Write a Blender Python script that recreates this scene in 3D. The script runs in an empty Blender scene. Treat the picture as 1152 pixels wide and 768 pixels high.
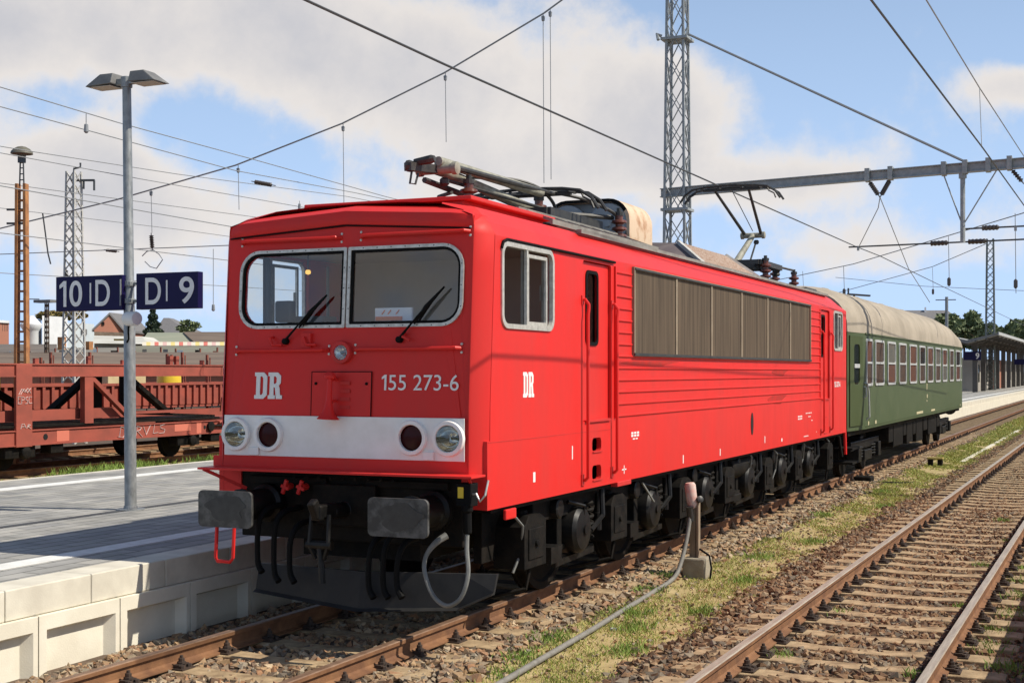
import bpy, bmesh, math, random
import numpy as np
from mathutils import Vector, Matrix
from mathutils.geometry import tessellate_polygon
random.seed(7); rng = np.random.default_rng(11)
sc = bpy.context.scene; COL = sc.collection
R = math.radians
# ------------------------------------------------------------------ camera
F_PX = 1530.0; EYE = 2.203; YAW = math.atan(687.0/F_PX); CS, SN = math.cos(YAW), math.sin(YAW)
cam_d = bpy.data.cameras.new('camera'); cam = bpy.data.objects.new('camera', cam_d); COL.objects.link(cam)
cam.location = (0, 0, EYE); cam.rotation_euler = (R(90), 0, YAW)
cam_d.sensor_width = 36; cam_d.lens = F_PX/1152*36; cam_d.shift_y = 34/1152
cam_d.clip_start = .1; cam_d.clip_end = 6000
sc.camera = cam
# ------------------------------------------------------------------ world, sun, exposure
SUN = Vector((.88, .207, 1.0)).normalized()
SUN_EL = math.asin(SUN.z); SUN_AZ = math.atan2(SUN.x, SUN.y)
sun_d = bpy.data.lights.new('sun', 'SUN'); sun_d.energy = 5.0; sun_d.angle = R(.5); sun_d.color = (1, .925, .80)
sun = bpy.data.objects.new('sun', sun_d); COL.objects.link(sun); sun.rotation_euler = SUN.to_track_quat('Z', 'Y').to_euler()
sc.view_settings.view_transform = 'Standard'; sc.view_settings.look = 'None'
sc.view_settings.exposure = 0.12; sc.view_settings.gamma = 1; sc.view_settings.use_curve_mapping = False
sc.render.engine = 'CYCLES'
sc.cycles.use_denoising = True; sc.cycles.max_bounces = 8; sc.cycles.transparent_max_bounces = 24
world = bpy.data.worlds.new('World'); sc.world = world; world.use_nodes = True
SKY_S = .07
def build_world():
    nt = world.node_tree; N = nt.nodes; L = nt.links
    for n in list(N): N.remove(n)
    out = N.new('ShaderNodeOutputWorld'); bg = N.new('ShaderNodeBackground'); L.new(bg.outputs[0], out.inputs[0])
    bg.inputs[1].default_value = SKY_S
    sky = N.new('ShaderNodeTexSky'); sky.sky_type = 'NISHITA'; sky.sun_disc = False
    sky.sun_elevation = SUN_EL; sky.sun_rotation = SUN_AZ; sky.air_density = 1.0; sky.dust_density = .6; sky.ozone_density = 2.0; sky.altitude = 100
    tc = N.new('ShaderNodeTexCoord')
    sep = N.new('ShaderNodeSeparateXYZ'); L.new(tc.outputs['Generated'], sep.inputs[0])
    def m(op, a, b=None, c=None, clamp=False):
        n = N.new('ShaderNodeMath'); n.operation = op; n.use_clamp = clamp
        for i, v in enumerate((a, b, c)):
            if v is None: continue
            if isinstance(v, (int, float)): n.inputs[i].default_value = v
            else: L.new(v, n.inputs[i])
        return n.outputs[0]
    az = m('ARCTAN2', sep.outputs[0], sep.outputs[1]); el = m('ARCSINE', sep.outputs[2])
    # cloud banks: azimuth, elevation, half widths (radians), weight
    wob = N.new('ShaderNodeTexNoise'); wob.inputs['Scale'].default_value = 9; wob.inputs['Detail'].default_value = 7; wob.inputs['Roughness'].default_value = .62
    L.new(tc.outputs['Generated'], wob.inputs['Vector'])
    fine = N.new('ShaderNodeTexNoise'); fine.inputs['Scale'].default_value = 30; fine.inputs['Detail'].default_value = 5
    L.new(tc.outputs['Generated'], fine.inputs['Vector'])
    def blob(px, py, rx, ry, w):
        a0 = (math.atan((px-576)/F_PX) if abs(px-576) < 1600 else (px-576)/F_PX)-YAW; e0 = math.atan((418-py)/F_PX*(math.cos(a0+YAW) if abs(px-576) < 1600 else 1))
        da = m('DIVIDE', m('SUBTRACT', az, a0), rx/F_PX); de = m('DIVIDE', m('SUBTRACT', el, e0), ry/F_PX)
        r2 = m('ADD', m('MULTIPLY', da, da), m('MULTIPLY', de, de))
        return m('MULTIPLY', m('POWER', 2.718, m('MULTIPLY', r2, -1.0)), w)
    tot = None
    for b in ((250, 30, 400, 85, 1.0), (470, 110, 150, 60, .55), (95, 180, 85, 42, .85), (150, 245, 150, 40, .75), (20, 30, 200, 50, .5),
              (760, 110, 100, 62, .85), (690, 190, 190, 60, .75), (540, 200, 120, 45, .4), (880, 205, 110, 32, .62), (940, 285, 260, 42, .55),
              (1140, 95, 62, 24, .75), (300, 320, 330, 48, .45), (1300, 260, 200, 60, .4), (-300, 150, 260, 120, .6), (1500, 120, 200, 90, .6), (4000, 120, 900, 220, .8), (-3400, 100, 900, 220, .8), (480, -160, 500, 90, .4), (330, 235, 120, 35, .35)):
        v = blob(*b); tot = v if tot is None else m('ADD', tot, v)
    gen = N.new('ShaderNodeTexNoise'); gen.inputs['Scale'].default_value = 2.2; gen.inputs['Detail'].default_value = 6
    L.new(tc.outputs['Generated'], gen.inputs['Vector'])
    high = m('MULTIPLY', m('SUBTRACT', el, .42), 3.0, clamp=True)
    tot = m('ADD', tot, m('MULTIPLY', m('MULTIPLY', m('SUBTRACT', gen.outputs[0], .52), 1.6), high))
    dens = m('ADD', tot, m('MULTIPLY', m('SUBTRACT', wob.outputs[0], .5), 1.7))
    dens = m('ADD', dens, m('MULTIPLY', m('SUBTRACT', fine.outputs[0], .5), .32))
    mask = N.new('ShaderNodeMapRange'); mask.interpolation_type = 'SMOOTHSTEP'
    mask.inputs['From Min'].default_value = .25; mask.inputs['From Max'].default_value = .74; L.new(dens, mask.inputs['Value'])
    # thick cores greyer than thin sunlit rims
    core = N.new('ShaderNodeMapRange'); core.inputs['From Min'].default_value = .55; core.inputs['From Max'].default_value = 1.35; L.new(dens, core.inputs['Value'])
    cc = N.new('ShaderNodeMix'); cc.data_type = 'RGBA'; L.new(core.outputs[0], cc.inputs[0])
    K = 1/SKY_S
    cc.inputs[6].default_value = (.83*K, .765*K, .70*K, 1); cc.inputs[7].default_value = (.56*K, .55*K, .57*K, 1)
    # the open sky: nishita, lifted by the summer haze near the horizon
    tint = N.new('ShaderNodeMix'); tint.data_type = 'RGBA'; tint.blend_type = 'MULTIPLY'; tint.inputs[0].default_value = 1
    L.new(sky.outputs[0], tint.inputs[6]); tint.inputs[7].default_value = (1.0, 1.0, 1.0, 1)
    hz = N.new('ShaderNodeMapRange'); hz.inputs['From Min'].default_value = 0; hz.inputs['From Max'].default_value = .50
    hz.inputs['To Min'].default_value = .95; hz.inputs['To Max'].default_value = .10; L.new(el, hz.inputs['Value'])
    hm = N.new('ShaderNodeMix'); hm.data_type = 'RGBA'; L.new(hz.outputs[0], hm.inputs[0]); L.new(tint.outputs[2], hm.inputs[6])
    hm.inputs[7].default_value = (.53*K, .735*K, 1.08*K, 1)
    mx = N.new('ShaderNodeMix'); mx.data_type = 'RGBA'
    L.new(m('MULTIPLY', mask.outputs[0], .92), mx.inputs[0]); L.new(hm.outputs[2], mx.inputs[6]); L.new(cc.outputs[2], mx.inputs[7])
    L.new(mx.outputs[2], bg.inputs[0])
build_world()

# ------------------------------------------------------------------ materials
MATS = {}
def pm(name, c1, c2=None, scale=4.0, rough=.6, metal=0.0, bump=0.0, bscale=60.0, contrast=(.35, .65), stretch=(1, 1, 1), detail=6, coat=0.0, rvar=.12, island=None, spec=None):
    m = bpy.data.materials.new(name); m.use_nodes = True; nt = m.node_tree; N = nt.nodes; L = nt.links
    b = N['Principled BSDF']; b.inputs['Roughness'].default_value = rough; b.inputs['Metallic'].default_value = metal
    if spec is not None: b.inputs['Specular IOR Level'].default_value = spec
    if coat: b.inputs['Coat Weight'].default_value = coat; b.inputs['Coat Roughness'].default_value = .15
    c1 = tuple(c1)+(1,)
    tc = N.new('ShaderNodeTexCoord'); mp = N.new('ShaderNodeMapping'); mp.inputs['Scale'].default_value = stretch; L.new(tc.outputs['Object'], mp.inputs[0])
    col = None
    if c2 is not None:
        nz = N.new('ShaderNodeTexNoise'); nz.inputs['Scale'].default_value = scale; nz.inputs['Detail'].default_value = detail; nz.inputs['Roughness'].default_value = .6
        L.new(mp.outputs[0], nz.inputs['Vector'])
        rp = N.new('ShaderNodeValToRGB'); rp.color_ramp.elements[0].position = contrast[0]; rp.color_ramp.elements[1].position = contrast[1]
        rp.color_ramp.elements[0].color = c1; rp.color_ramp.elements[1].color = tuple(c2)+(1,)
        L.new(nz.outputs[0], rp.inputs[0]); col = rp.outputs[0]
        mr = N.new('ShaderNodeMapRange'); mr.inputs['To Min'].default_value = max(.02, rough-rvar); mr.inputs['To Max'].default_value = min(1, rough+rvar)
        L.new(nz.outputs[0], mr.inputs['Value']); L.new(mr.outputs[0], b.inputs['Roughness'])
    if island:
        ge = N.new('ShaderNodeNewGeometry'); rp = N.new('ShaderNodeValToRGB'); rp.color_ramp.interpolation = 'LINEAR'
        el = rp.color_ramp.elements
        while len(el) < len(island): el.new(.5)
        for i, c in enumerate(island): el[i].position = i/(len(island)-1); el[i].color = tuple(c)+(1,)
        L.new(ge.outputs['Random Per Island'], rp.inputs[0])
        if col is not None:
            mx = N.new('ShaderNodeMix'); mx.data_type = 'RGBA'; mx.blend_type = 'MULTIPLY'; mx.inputs[0].default_value = 1
            L.new(rp.outputs[0], mx.inputs[6]); L.new(col, mx.inputs[7]); col = mx.outputs[2]
        else: col = rp.outputs[0]
    if col is None: b.inputs['Base Color'].default_value = c1
    else: L.new(col, b.inputs['Base Color'])
    if bump:
        n2 = N.new('ShaderNodeTexNoise'); n2.inputs['Scale'].default_value = bscale; n2.inputs['Detail'].default_value = 4; L.new(mp.outputs[0], n2.inputs['Vector'])
        bp = N.new('ShaderNodeBump'); bp.inputs['Strength'].default_value = bump; bp.inputs['Distance'].default_value = .02
        L.new(n2.outputs[0], bp.inputs['Height']); L.new(bp.outputs[0], b.inputs['Normal'])
    MATS[name] = m; return m
def glass(name, tint, refl=.12, rough=.02, ior=1.5):
    m = bpy.data.materials.new(name); m.use_nodes = True; nt = m.node_tree; N = nt.nodes; L = nt.links
    N.remove(N['Principled BSDF']); out = N['Material Output']
    t = N.new('ShaderNodeBsdfTransparent'); t.inputs[0].default_value = tuple(tint)+(1,)
    g = N.new('ShaderNodeBsdfGlossy'); g.inputs['Roughness'].default_value = rough
    fr = N.new('ShaderNodeFresnel'); ge = N.new('ShaderNodeNewGeometry'); io = N.new('ShaderNodeMapRange'); io.inputs['To Min'].default_value = ior; io.inputs['To Max'].default_value = 1/ior
    L.new(ge.outputs['Backfacing'], io.inputs['Value']); L.new(io.outputs[0], fr.inputs[0])
    ad = N.new('ShaderNodeMath'); ad.operation = 'ADD'; ad.use_clamp = True; L.new(fr.outputs[0], ad.inputs[0]); ad.inputs[1].default_value = refl
    mx = N.new('ShaderNodeMixShader'); L.new(ad.outputs[0], mx.inputs[0]); L.new(t.outputs[0], mx.inputs[1]); L.new(g.outputs[0], mx.inputs[2]); L.new(mx.outputs[0], out.inputs[0])
    return m
def paving_mat():
    m = pm('paving', (.29, .285, .265), (.44, .43, .405), scale=1.7, rough=.8, bump=.08, bscale=50)
    nt = m.node_tree; N = nt.nodes; L = nt.links; b = N['Principled BSDF']
    tc = N.new('ShaderNodeTexCoord'); mp = N.new('ShaderNodeMapping'); mp.inputs['Rotation'].default_value = (0, 0, R(90)); L.new(tc.outputs['Object'], mp.inputs[0])
    br = N.new('ShaderNodeTexBrick'); br.inputs['Scale'].default_value = 1; br.inputs['Brick Width'].default_value = .6; br.inputs['Row Height'].default_value = .2
    br.inputs['Mortar Size'].default_value = .011; br.inputs['Color1'].default_value = (.70, .71, .73, 1); br.inputs['Color2'].default_value = (1, .985, .95, 1); br.inputs['Mortar'].default_value = (.34, .34, .33, 1)
    L.new(mp.outputs[0], br.inputs['Vector'])
    old = b.inputs['Base Color'].links[0].from_socket
    mx = N.new('ShaderNodeMix'); mx.data_type = 'RGBA'; mx.blend_type = 'MULTIPLY'; mx.inputs[0].default_value = 1
    L.new(old, mx.inputs[6]); L.new(br.outputs[0], mx.inputs[7]); L.new(mx.outputs[2], b.inputs['Base Color'])
    return m
M_PAVE = paving_mat()
red = pm('loco_red', (.70, .027, .023), (.58, .040, .034), scale=1.6, rough=.42, bump=.07, bscale=1.8, rvar=.08, stretch=(1.3, 1.3, .35), contrast=(.40, .80), spec=.22)
redd = pm('dusty_red', (.62, .036, .032), (.50, .04, .035), scale=3, rough=.5, spec=.25)
white_p = pm('white_paint', (.88, .86, .83), (.80, .78, .74), scale=6, rough=.4)
letter_w = pm('lettering_white', (.82, .81, .78), rough=.5)
trim = pm('aluminium_trim', (.66, .64, .58), (.48, .46, .41), scale=20, rough=.4, metal=.35)
rubber = pm('black_rubber', (.006, .006, .006), rough=.7, spec=.12)
under = pm('underframe_black', (.004, .0038, .0035), (.016, .013, .010), scale=7, rough=.7, spec=.15, bump=.15, bscale=40)
underg = pm('underframe_sheen', (.006, .006, .006), (.016, .0145, .013), scale=9, rough=.45, spec=.25)
bufm = pm('buffer_greased_steel', (.022, .022, .021), (.095, .094, .09), scale=9, rough=.5, contrast=(.42, .62))
roofg = pm('roof_grey', (.27, .26, .235), (.18, .165, .145), scale=6, rough=.7)
darkm = pm('dark_metal', (.035, .036, .038), (.07, .068, .062), scale=12, rough=.5, metal=.3)
panm = pm('pantograph_pale', (.36, .35, .28), (.20, .19, .15), scale=9, rough=.55)
insb = pm('insulator_brown', (.16, .052, .034), (.10, .035, .026), scale=8, rough=.25)
hoodtan = pm('hood_tan', (.62, .47, .33), (.36, .17, .075), scale=4.5, rough=.7, contrast=(.47, .68))
hoodgrey = pm('hood_bluegrey', (.24, .27, .30), (.30, .33, .35), scale=5, rough=.6)
rustslope = pm('rusty_slope', (.26, .155, .105), (.40, .31, .25), scale=7, rough=.8, stretch=(6, 1, 1))
hoodplum = pm('hood_plum', (.12, .095, .10), (.17, .14, .14), scale=5, rough=.7)
grillem = pm('grille_slats', (.15, .108, .072), (.085, .062, .043), scale=2.2, rough=.65, stretch=(1, 4, .18), contrast=(.38, .62), spec=.3)
grilleb = pm('grille_shadow', (.06, .05, .04), rough=.8)
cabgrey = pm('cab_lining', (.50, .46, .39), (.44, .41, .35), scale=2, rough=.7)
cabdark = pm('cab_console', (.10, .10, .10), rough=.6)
lensm = pm('lamp_reflector', (.70, .68, .64), rough=.04, metal=1.0)
lensr = pm('red_lens', (.034, .002, .003), rough=.2, spec=.15)
glassm = glass('window_glass', (.88, .91, .91), .05)
glassd = glass('tinted_glass', (.68, .70, .70), .10)
glassc = glass('coach_glass', (.80, .80, .78), .01, ior=1.16)
black = pm('matt_black', (.006, .006, .006), rough=.9)
yellow = pm('yellow_label', (.75, .52, .03), rough=.5)
orange_p = pm('orange_print', (.80, .22, .10), rough=.6)
paper = pm('paper_white', (.80, .82, .86), rough=.7)
hosem = pm('hose_grey', (.13, .13, .12), (.20, .20, .185), scale=10, rough=.6)
lampglow = pm('cab_lamp', (.9, .6, .2), rough=.4)
lampglow.node_tree.nodes['Principled BSDF'].inputs['Emission Color'].default_value = (1, .55, .12, 1); lampglow.node_tree.nodes['Principled BSDF'].inputs['Emission Strength'].default_value = 1.2
green = pm('coach_green', (.056, .083, .033), (.078, .103, .047), scale=2.5, rough=.5, spec=.3, rvar=.06, bump=.04, bscale=2)
greend = pm('coach_green_plain', (.050, .070, .022), (.062, .082, .030), scale=3, rough=.5, spec=.3)
coachroof = pm('coach_roof', (.27, .23, .175), (.38, .325, .255), scale=2.2, rough=.85, stretch=(1.2, .5, .4), bump=.02, bscale=20)
curtain = pm('curtain_red', (.17, .062, .042), (.26, .12, .085), scale=5, rough=.8, stretch=(1, 6, .3))
curtain_b = pm('curtain_brown', (.10, .060, .045), (.17, .115, .09), scale=5, rough=.8, stretch=(1, 6, .3))
curtain_g = pm('blind_grey', (.27, .27, .245), (.17, .165, .15), scale=5, rough=.8, stretch=(1, 4, .4))
rustrail = pm('rusty_rail', (.25, .120, .052), (.15, .068, .032), scale=5, rough=.85, bump=.2, bscale=70)
railtop_a = pm('rail_head_brown', (.22, .125, .075), (.30, .19, .125), scale=6, rough=.5, metal=.4)
railtop_b = pm('rail_head_worn', (.33, .265, .20), (.46, .40, .32), scale=5, rough=.5, metal=.2, stretch=(6, .4, 1))
sleeper_t = pm('sleeper_tan', (.45, .325, .185), (.23, .155, .085), scale=7, rough=.9, bump=.25, bscale=50)
clipm = pm('fastening_black', (.030, .022, .018), (.07, .042, .028), scale=30, rough=.7)
dirt = pm('trackbed_dirt', (.07, .047, .032), (.13, .09, .06), scale=7, rough=.95, bump=.6, bscale=30)
stone_a = pm('ballast_stone', (1, 1, 1), (.78, .76, .72), scale=40, rough=.85, island=[(.095, .062, .04), (.46, .30, .16), (.22, .145, .09), (.31, .265, .20), (.54, .41, .265), (.13, .105, .08), (.40, .205, .10), (.27, .19, .13)])
stone_b = pm('ballast_stone_brown', (1, 1, 1), (.75, .72, .70), scale=40, rough=.85, island=[(.085, .050, .027), (.22, .115, .052), (.30, .175, .086), (.105, .072, .046), (.26, .215, .155), (.37, .245, .132), (.155, .074, .034)])
grassm = pm('grass_blades', (1, 1, 1), (.85, .85, .85), scale=.8, rough=.75, island=[(.54, .44, .18), (.42, .40, .09), (.26, .33, .05), (.19, .28, .038), (.40, .40, .11), (.62, .50, .23)])
weedm = pm('weed_green', (1, 1, 1), (.85, .85, .85), scale=2, rough=.7, island=[(.17, .28, .045), (.26, .36, .07), (.20, .31, .05)])
soil = pm('dry_grass_soil', (.31, .24, .095), (.46, .36, .18), scale=3.5, rough=.95, bump=.5, bscale=45)
farland = pm('far_ground', (.16, .14, .09), (.11, .12, .055), scale=.05, rough=.95)
concrete = pm('platform_concrete', (.76, .72, .60), (.66, .615, .50), scale=2.4, rough=.85, bump=.1, bscale=70)
conc_cap = pm('coping_concrete', (.70, .66, .55), (.56, .52, .43), scale=3.0, rough=.85, bump=.08, bscale=70)
linew = pm('white_line', (.78, .78, .75), (.66, .66, .63), scale=8, rough=.7)
slotm = pm('slot_drain', (.055, .055, .055), rough=.6)
galv = pm('galvanised', (.20, .215, .22), (.33, .35, .355), scale=18, rough=.5, metal=.35, stretch=(1, 1, .4))
galvl = pm('galvanised_light', (.52, .53, .52), (.40, .41, .41), scale=9, rough=.6, metal=.2)
signblue = pm('sign_blue', (.007, .0055, .050), (.010, .0075, .062), scale=2, rough=.45, spec=.2)
lampgrey = pm('lamp_head', (.13, .13, .13), (.19, .19, .185), scale=6, rough=.6)
diffuser = pm('lamp_diffuser', (.55, .50, .42), rough=.4)
wiredark = pm('wire_dark', (.05, .055, .06), rough=.5)
wiregrey = pm('wire_grey', (.24, .255, .27), rough=.5)
rustpost = pm('rust_orange_steel', (.46, .21, .075), (.26, .115, .05), scale=5, rough=.85)
mastw = pm('mast_pale', (.55, .55, .53), (.40, .39, .36), scale=6, rough=.7)
wagred = pm('wagon_red', (.37, .080, .050), (.22, .056, .038), scale=1.5, rough=.75, stretch=(1, 1, 1.6), contrast=(.3, .75))
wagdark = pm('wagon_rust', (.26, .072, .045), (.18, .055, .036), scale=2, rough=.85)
grafw = pm('graffiti_white', (.74, .62, .58), rough=.7)
brick = pm('brick_wall', (.40, .17, .11), (.32, .135, .09), scale=9, rough=.9)
slate = pm('slate_roof', (.13, .13, .135), (.18, .17, .17), scale=3, rough=.8)
shedroof = pm('shed_roof_brown', (.115, .082, .060), (.195, .145, .105), scale=.9, rough=.9, stretch=(.25, 1, 1))
whitewall = pm('white_cladding', (.72, .73, .74), (.62, .63, .64), scale=.4, rough=.6)
greenroof = pm('green_grey_roof', (.24, .26, .19), (.31, .31, .23), scale=.3, rough=.8)
leafm = pm('leaf_green', (1, 1, 1), (.85, .85, .85), scale=.7, rough=.7, island=[(.028, .060, .014), (.048, .090, .022), (.075, .120, .030), (.040, .070, .022)])
leafy = pm('leaf_ochre', (1, 1, 1), (.85, .85, .85), scale=.7, rough=.7, island=[(.22, .16, .04), (.30, .22, .06), (.16, .14, .04)])
leafr = pm('leaf_green_hazed', (1, 1, 1), (.85, .85, .85), scale=.7, rough=.7, island=[(.10, .14, .06), (.16, .20, .09), (.21, .25, .115), (.13, .17, .075)])  # greens lightened, with a slight distance haze mixed into the colour
spruce = pm('spruce_needles', (1, 1, 1), (.85, .85, .85), scale=.7, rough=.7, island=[(.020, .040, .022), (.035, .060, .030), (.045, .070, .036)])
bark = pm('bark', (.10, .07, .05), (.06, .042, .03), scale=6, rough=.9)
canopym = pm('canopy_grey', (.20, .20, .195), (.15, .15, .145), scale=3, rough=.7)
canopyd = pm('canopy_underside', (.085, .08, .075), (.12, .11, .10), scale=2, rough=.8)
shelterw = pm('shelter_wall', (.36, .33, .29), (.29, .27, .24), scale=.6, rough=.8)
woodpost = pm('weathered_wood', (.20, .14, .09), (.32, .24, .165), scale=12, rough=.9, stretch=(1, 1, .2))
capfade = pm('faded_red_cap', (.62, .34, .28), (.60, .50, .44), scale=14, rough=.7)

# ------------------------------------------------------------------ mesh builder
ROOT = {}
WHOLE = {'body', 'screw', 'bolt', 'apron_bolt', 'bracing', 'ribs', 'side_ribs', 'louvre', 'hatch_seam', 'rail_fastening', 'white_mark', 'data_lettering', 'graffiti', 'lettering', 'crown', 'canvas', 'orange_mark', 'roof_ladder', 'trunk', 'brow_seal', 'panel_seam', 'round_hole', 'soot_stain', 'paint_patch', 'lamp_stem', 'slat_panel'}
def spline(pts, r, k):   # Catmull-Rom through the points
    P = [Vector(p) for p in pts]; rs = list(r) if isinstance(r, (list, tuple)) else [r]*len(P); out, ro = [], []
    for i in range(len(P)-1):
        a = P[max(0, i-1)]; b = P[i]; c = P[i+1]; d = P[min(len(P)-1, i+2)]
        for j in range(k):
            t = j/k; out.append(.5*((2*b)+(c-a)*t+(2*a-5*b+4*c-d)*t*t+(3*b-a-3*c+d)*t*t*t)); ro.append(rs[i]+(rs[i+1]-rs[i])*t)
    return out+[P[-1]], ro+[rs[-1]]
class MB:
    def __init__(s): s.v = []; s.f = []; s.m = []; s.mi = 0
    def add(s, vs, fs):
        o = len(s.v); s.v += [tuple(v) for v in vs]; s.f += [tuple(i+o for i in f) for f in fs]; s.m += [s.mi]*len(fs); return s
    def box(s, x0, x1, y0, y1, z0, z1):
        x0, x1 = min(x0, x1), max(x0, x1); y0, y1 = min(y0, y1), max(y0, y1); z0, z1 = min(z0, z1), max(z0, z1)
        return s.add([(x0,y0,z0),(x1,y0,z0),(x1,y1,z0),(x0,y1,z0),(x0,y0,z1),(x1,y0,z1),(x1,y1,z1),(x0,y1,z1)],
              [(0,3,2,1),(4,5,6,7),(0,1,5,4),(1,2,6,5),(2,3,7,6),(3,0,4,7)])
    def bar(s, a, b, w, h=None, up=(0, 0, 1)):
        h = h or w; a = Vector(a); b = Vector(b); d = (b-a).normalized(); up = Vector(up)
        if abs(d.dot(up)) > .97: up = Vector((0, 1, 0))
        r = d.cross(up).normalized(); u = r.cross(d)
        vs = [p+r*(sx*w/2)+u*(sz*h/2) for p in (a, b) for sx, sz in ((-1,-1),(1,-1),(1,1),(-1,1))]
        return s.add(vs, [(0,1,2,3),(7,6,5,4),(0,4,5,1),(1,5,6,2),(2,6,7,3),(3,7,4,0)])
    def tube(s, pts, r, n=8, caps=True, soft=0):
        if soft: pts, r = spline(pts, r, soft)
        pts = [Vector(p) for p in pts]; rs = r if isinstance(r, (list, tuple)) else [r]*len(pts)
        d0 = (pts[1]-pts[0]).normalized(); up = Vector((0,0,1)) if abs(d0.z) < .9 else Vector((0,1,0))
        u = d0.cross(up).normalized(); vs = []
        for i, p in enumerate(pts):
            a = pts[max(0, i-1)]; b = pts[min(len(pts)-1, i+1)]; d = (b-a).normalized()
            u = (u - d*u.dot(d)).normalized(); w = d.cross(u)
            for k in range(n):
                t = 2*math.pi*k/n; vs.append(p+u*(math.cos(t)*rs[i])+w*(math.sin(t)*rs[i]))
        fs = [(i*n+k, i*n+(k+1) % n, (i+1)*n+(k+1) % n, (i+1)*n+k) for i in range(len(pts)-1) for k in range(n)]
        if caps: fs += [tuple(range(n))[::-1], tuple((len(pts)-1)*n+k for k in range(n))]
        return s.add(vs, fs)
    def lathe(s, o, axis, prof, n=20):
        # prof: (distance along axis, radius)
        o = Vector(o); ax = Vector(axis).normalized(); pts = [o+ax*p[0] for p in prof]
        up = Vector((0,0,1)) if abs(ax.z) < .9 else Vector((0,1,0)); u = ax.cross(up).normalized(); w = ax.cross(u); vs = []
        for p, (t_, r) in zip(pts, prof):
            for k in range(n):
                t = 2*math.pi*k/n; vs.append(p+u*(math.cos(t)*r)+w*(math.sin(t)*r))
        fs = [(i*n+k, i*n+(k+1) % n, (i+1)*n+(k+1) % n, (i+1)*n+k) for i in range(len(prof)-1) for k in range(n)]
        fs += [tuple(range(n))[::-1], tuple((len(prof)-1)*n+k for k in range(n))]
        return s.add(vs, fs)
    def prism(s, poly, fn, a, b):
        # poly 2D; fn(u, v, t) -> 3D; between t=a and t=b
        n = len(poly); vs = [fn(u, v, a) for u, v in poly]+[fn(u, v, b) for u, v in poly]
        tri = tessellate_polygon([[Vector((u, v, 0)) for u, v in poly]])
        fs = [t[::-1] for t in tri]+[tuple(i+n for i in t) for t in tri]
        fs += [(i, (i+1) % n, n+(i+1) % n, n+i) for i in range(n)]
        return s.add(vs, fs)
    def plate(s, loops, fn, a, b):
        # outer loop + holes, front at t=b, back at t=a, with reveals
        flat = [p for l in loops for p in l]; n = len(flat)
        tri = tessellate_polygon([[Vector((u, v, 0)) for u, v in l] for l in loops])
        vs = [fn(u, v, a) for u, v in flat]+[fn(u, v, b) for u, v in flat]
        fs = [tuple(t[::-1]) for t in tri]+[tuple(i+n for i in t) for t in tri]; o = 0
        for l in loops:
            k = len(l); fs += [(o+i, o+(i+1) % k, n+o+(i+1) % k, n+o+i) for i in range(k)]; o += k
        return s.add(vs, fs)
    def loft(s, rings, closed=False, caps=False):
        n = len(rings[0]); vs = [p for r in rings for p in r]; kk = n if closed else n-1
        fs = [(i*n+k, i*n+(k+1) % n, (i+1)*n+(k+1) % n, (i+1)*n+k) for i in range(len(rings)-1) for k in range(kk)]
        if caps: fs += [tuple(range(n))[::-1], tuple((len(rings)-1)*n+k for k in range(n))]
        return s.add(vs, fs)
    def face(s, poly, fn, t):
        return s.add([fn(u, v, t) for u, v in poly], [tuple(range(len(poly)))])
    def groups(s):
        # separate pieces: connected faces, joined again where their boxes touch
        n = len(s.v); par = list(range(n))
        def find(a):
            while par[a] != a: par[a] = par[par[a]]; a = par[a]
            return a
        for f in s.f:
            for b in f[1:]:
                ra, rb = find(f[0]), find(b)
                if ra != rb: par[rb] = ra
        comp = {}
        for i, f in enumerate(s.f): comp.setdefault(find(f[0]), []).append(i)
        if len(comp) < 2 or len(comp) > 140: return None
        V = np.array(s.v, float); items = []
        for fs in comp.values():
            ids = sorted({j for i in fs for j in s.f[i]}); P = V[ids]; items.append([P.min(0)-.004, P.max(0)+.004, fs])
        par2 = list(range(len(items)))
        def f2(a):
            while par2[a] != a: a = par2[a]
            return a
        for i in range(len(items)):
            for j in range(i):
                if np.all(items[i][0] <= items[j][1]) and np.all(items[j][0] <= items[i][1]):
                    a, b = f2(i), f2(j)
                    if a != b: par2[a] = b
        out = {}
        for i in range(len(items)): out.setdefault(f2(i), []).extend(items[i][2])
        return list(out.values()) if len(out) > 1 else None
    def build(s, name, mats, parent=None, **kw):
        gs = None if name in WHOLE or parent is None or kw.get('kind') else s.groups()
        if not gs: return s.build1(name, mats, parent, **kw)
        first = None
        for fs in sorted(gs, key=len, reverse=True):
            b = MB(); ids = sorted({j for i in fs for j in s.f[i]}); mp = {j: k for k, j in enumerate(ids)}
            b.v = [s.v[j] for j in ids]; b.f = [tuple(mp[j] for j in s.f[i]) for i in fs]; b.m = [s.m[i] for i in fs]
            o = b.build1(name, mats, parent, **kw); first = first or o
        return first
    def build1(s, name, mats, parent=None, smooth=False, bevel=0, label=None, kind=None, local=False, recalc=True):
        me = bpy.data.meshes.new(name); off = Vector((0,0,0))
        if parent is not None and not local: off = ROOT.get(parent.name, Vector((0,0,0)))
        me.from_pydata([tuple(Vector(v)-off) for v in s.v], [], s.f)
        ml = mats if isinstance(mats, (list, tuple)) else [mats]
        for m in ml: me.materials.append(m)
        if len(ml) > 1: me.polygons.foreach_set('material_index', s.m)
        if recalc:
            bm = bmesh.new(); bm.from_mesh(me); bmesh.ops.recalc_face_normals(bm, faces=bm.faces); bm.to_mesh(me); bm.free()
        if smooth:
            me.polygons.foreach_set('use_smooth', [True]*len(me.polygons))
            try: me.set_sharp_from_angle(angle=R(38))
            except Exception: pass
        o = bpy.data.objects.new(name, me); COL.objects.link(o)
        if parent is not None:
            o.parent = parent; ROOT[o.name] = ROOT.get(parent.name, Vector((0,0,0))) if not local else Vector((0,0,0))
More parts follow.
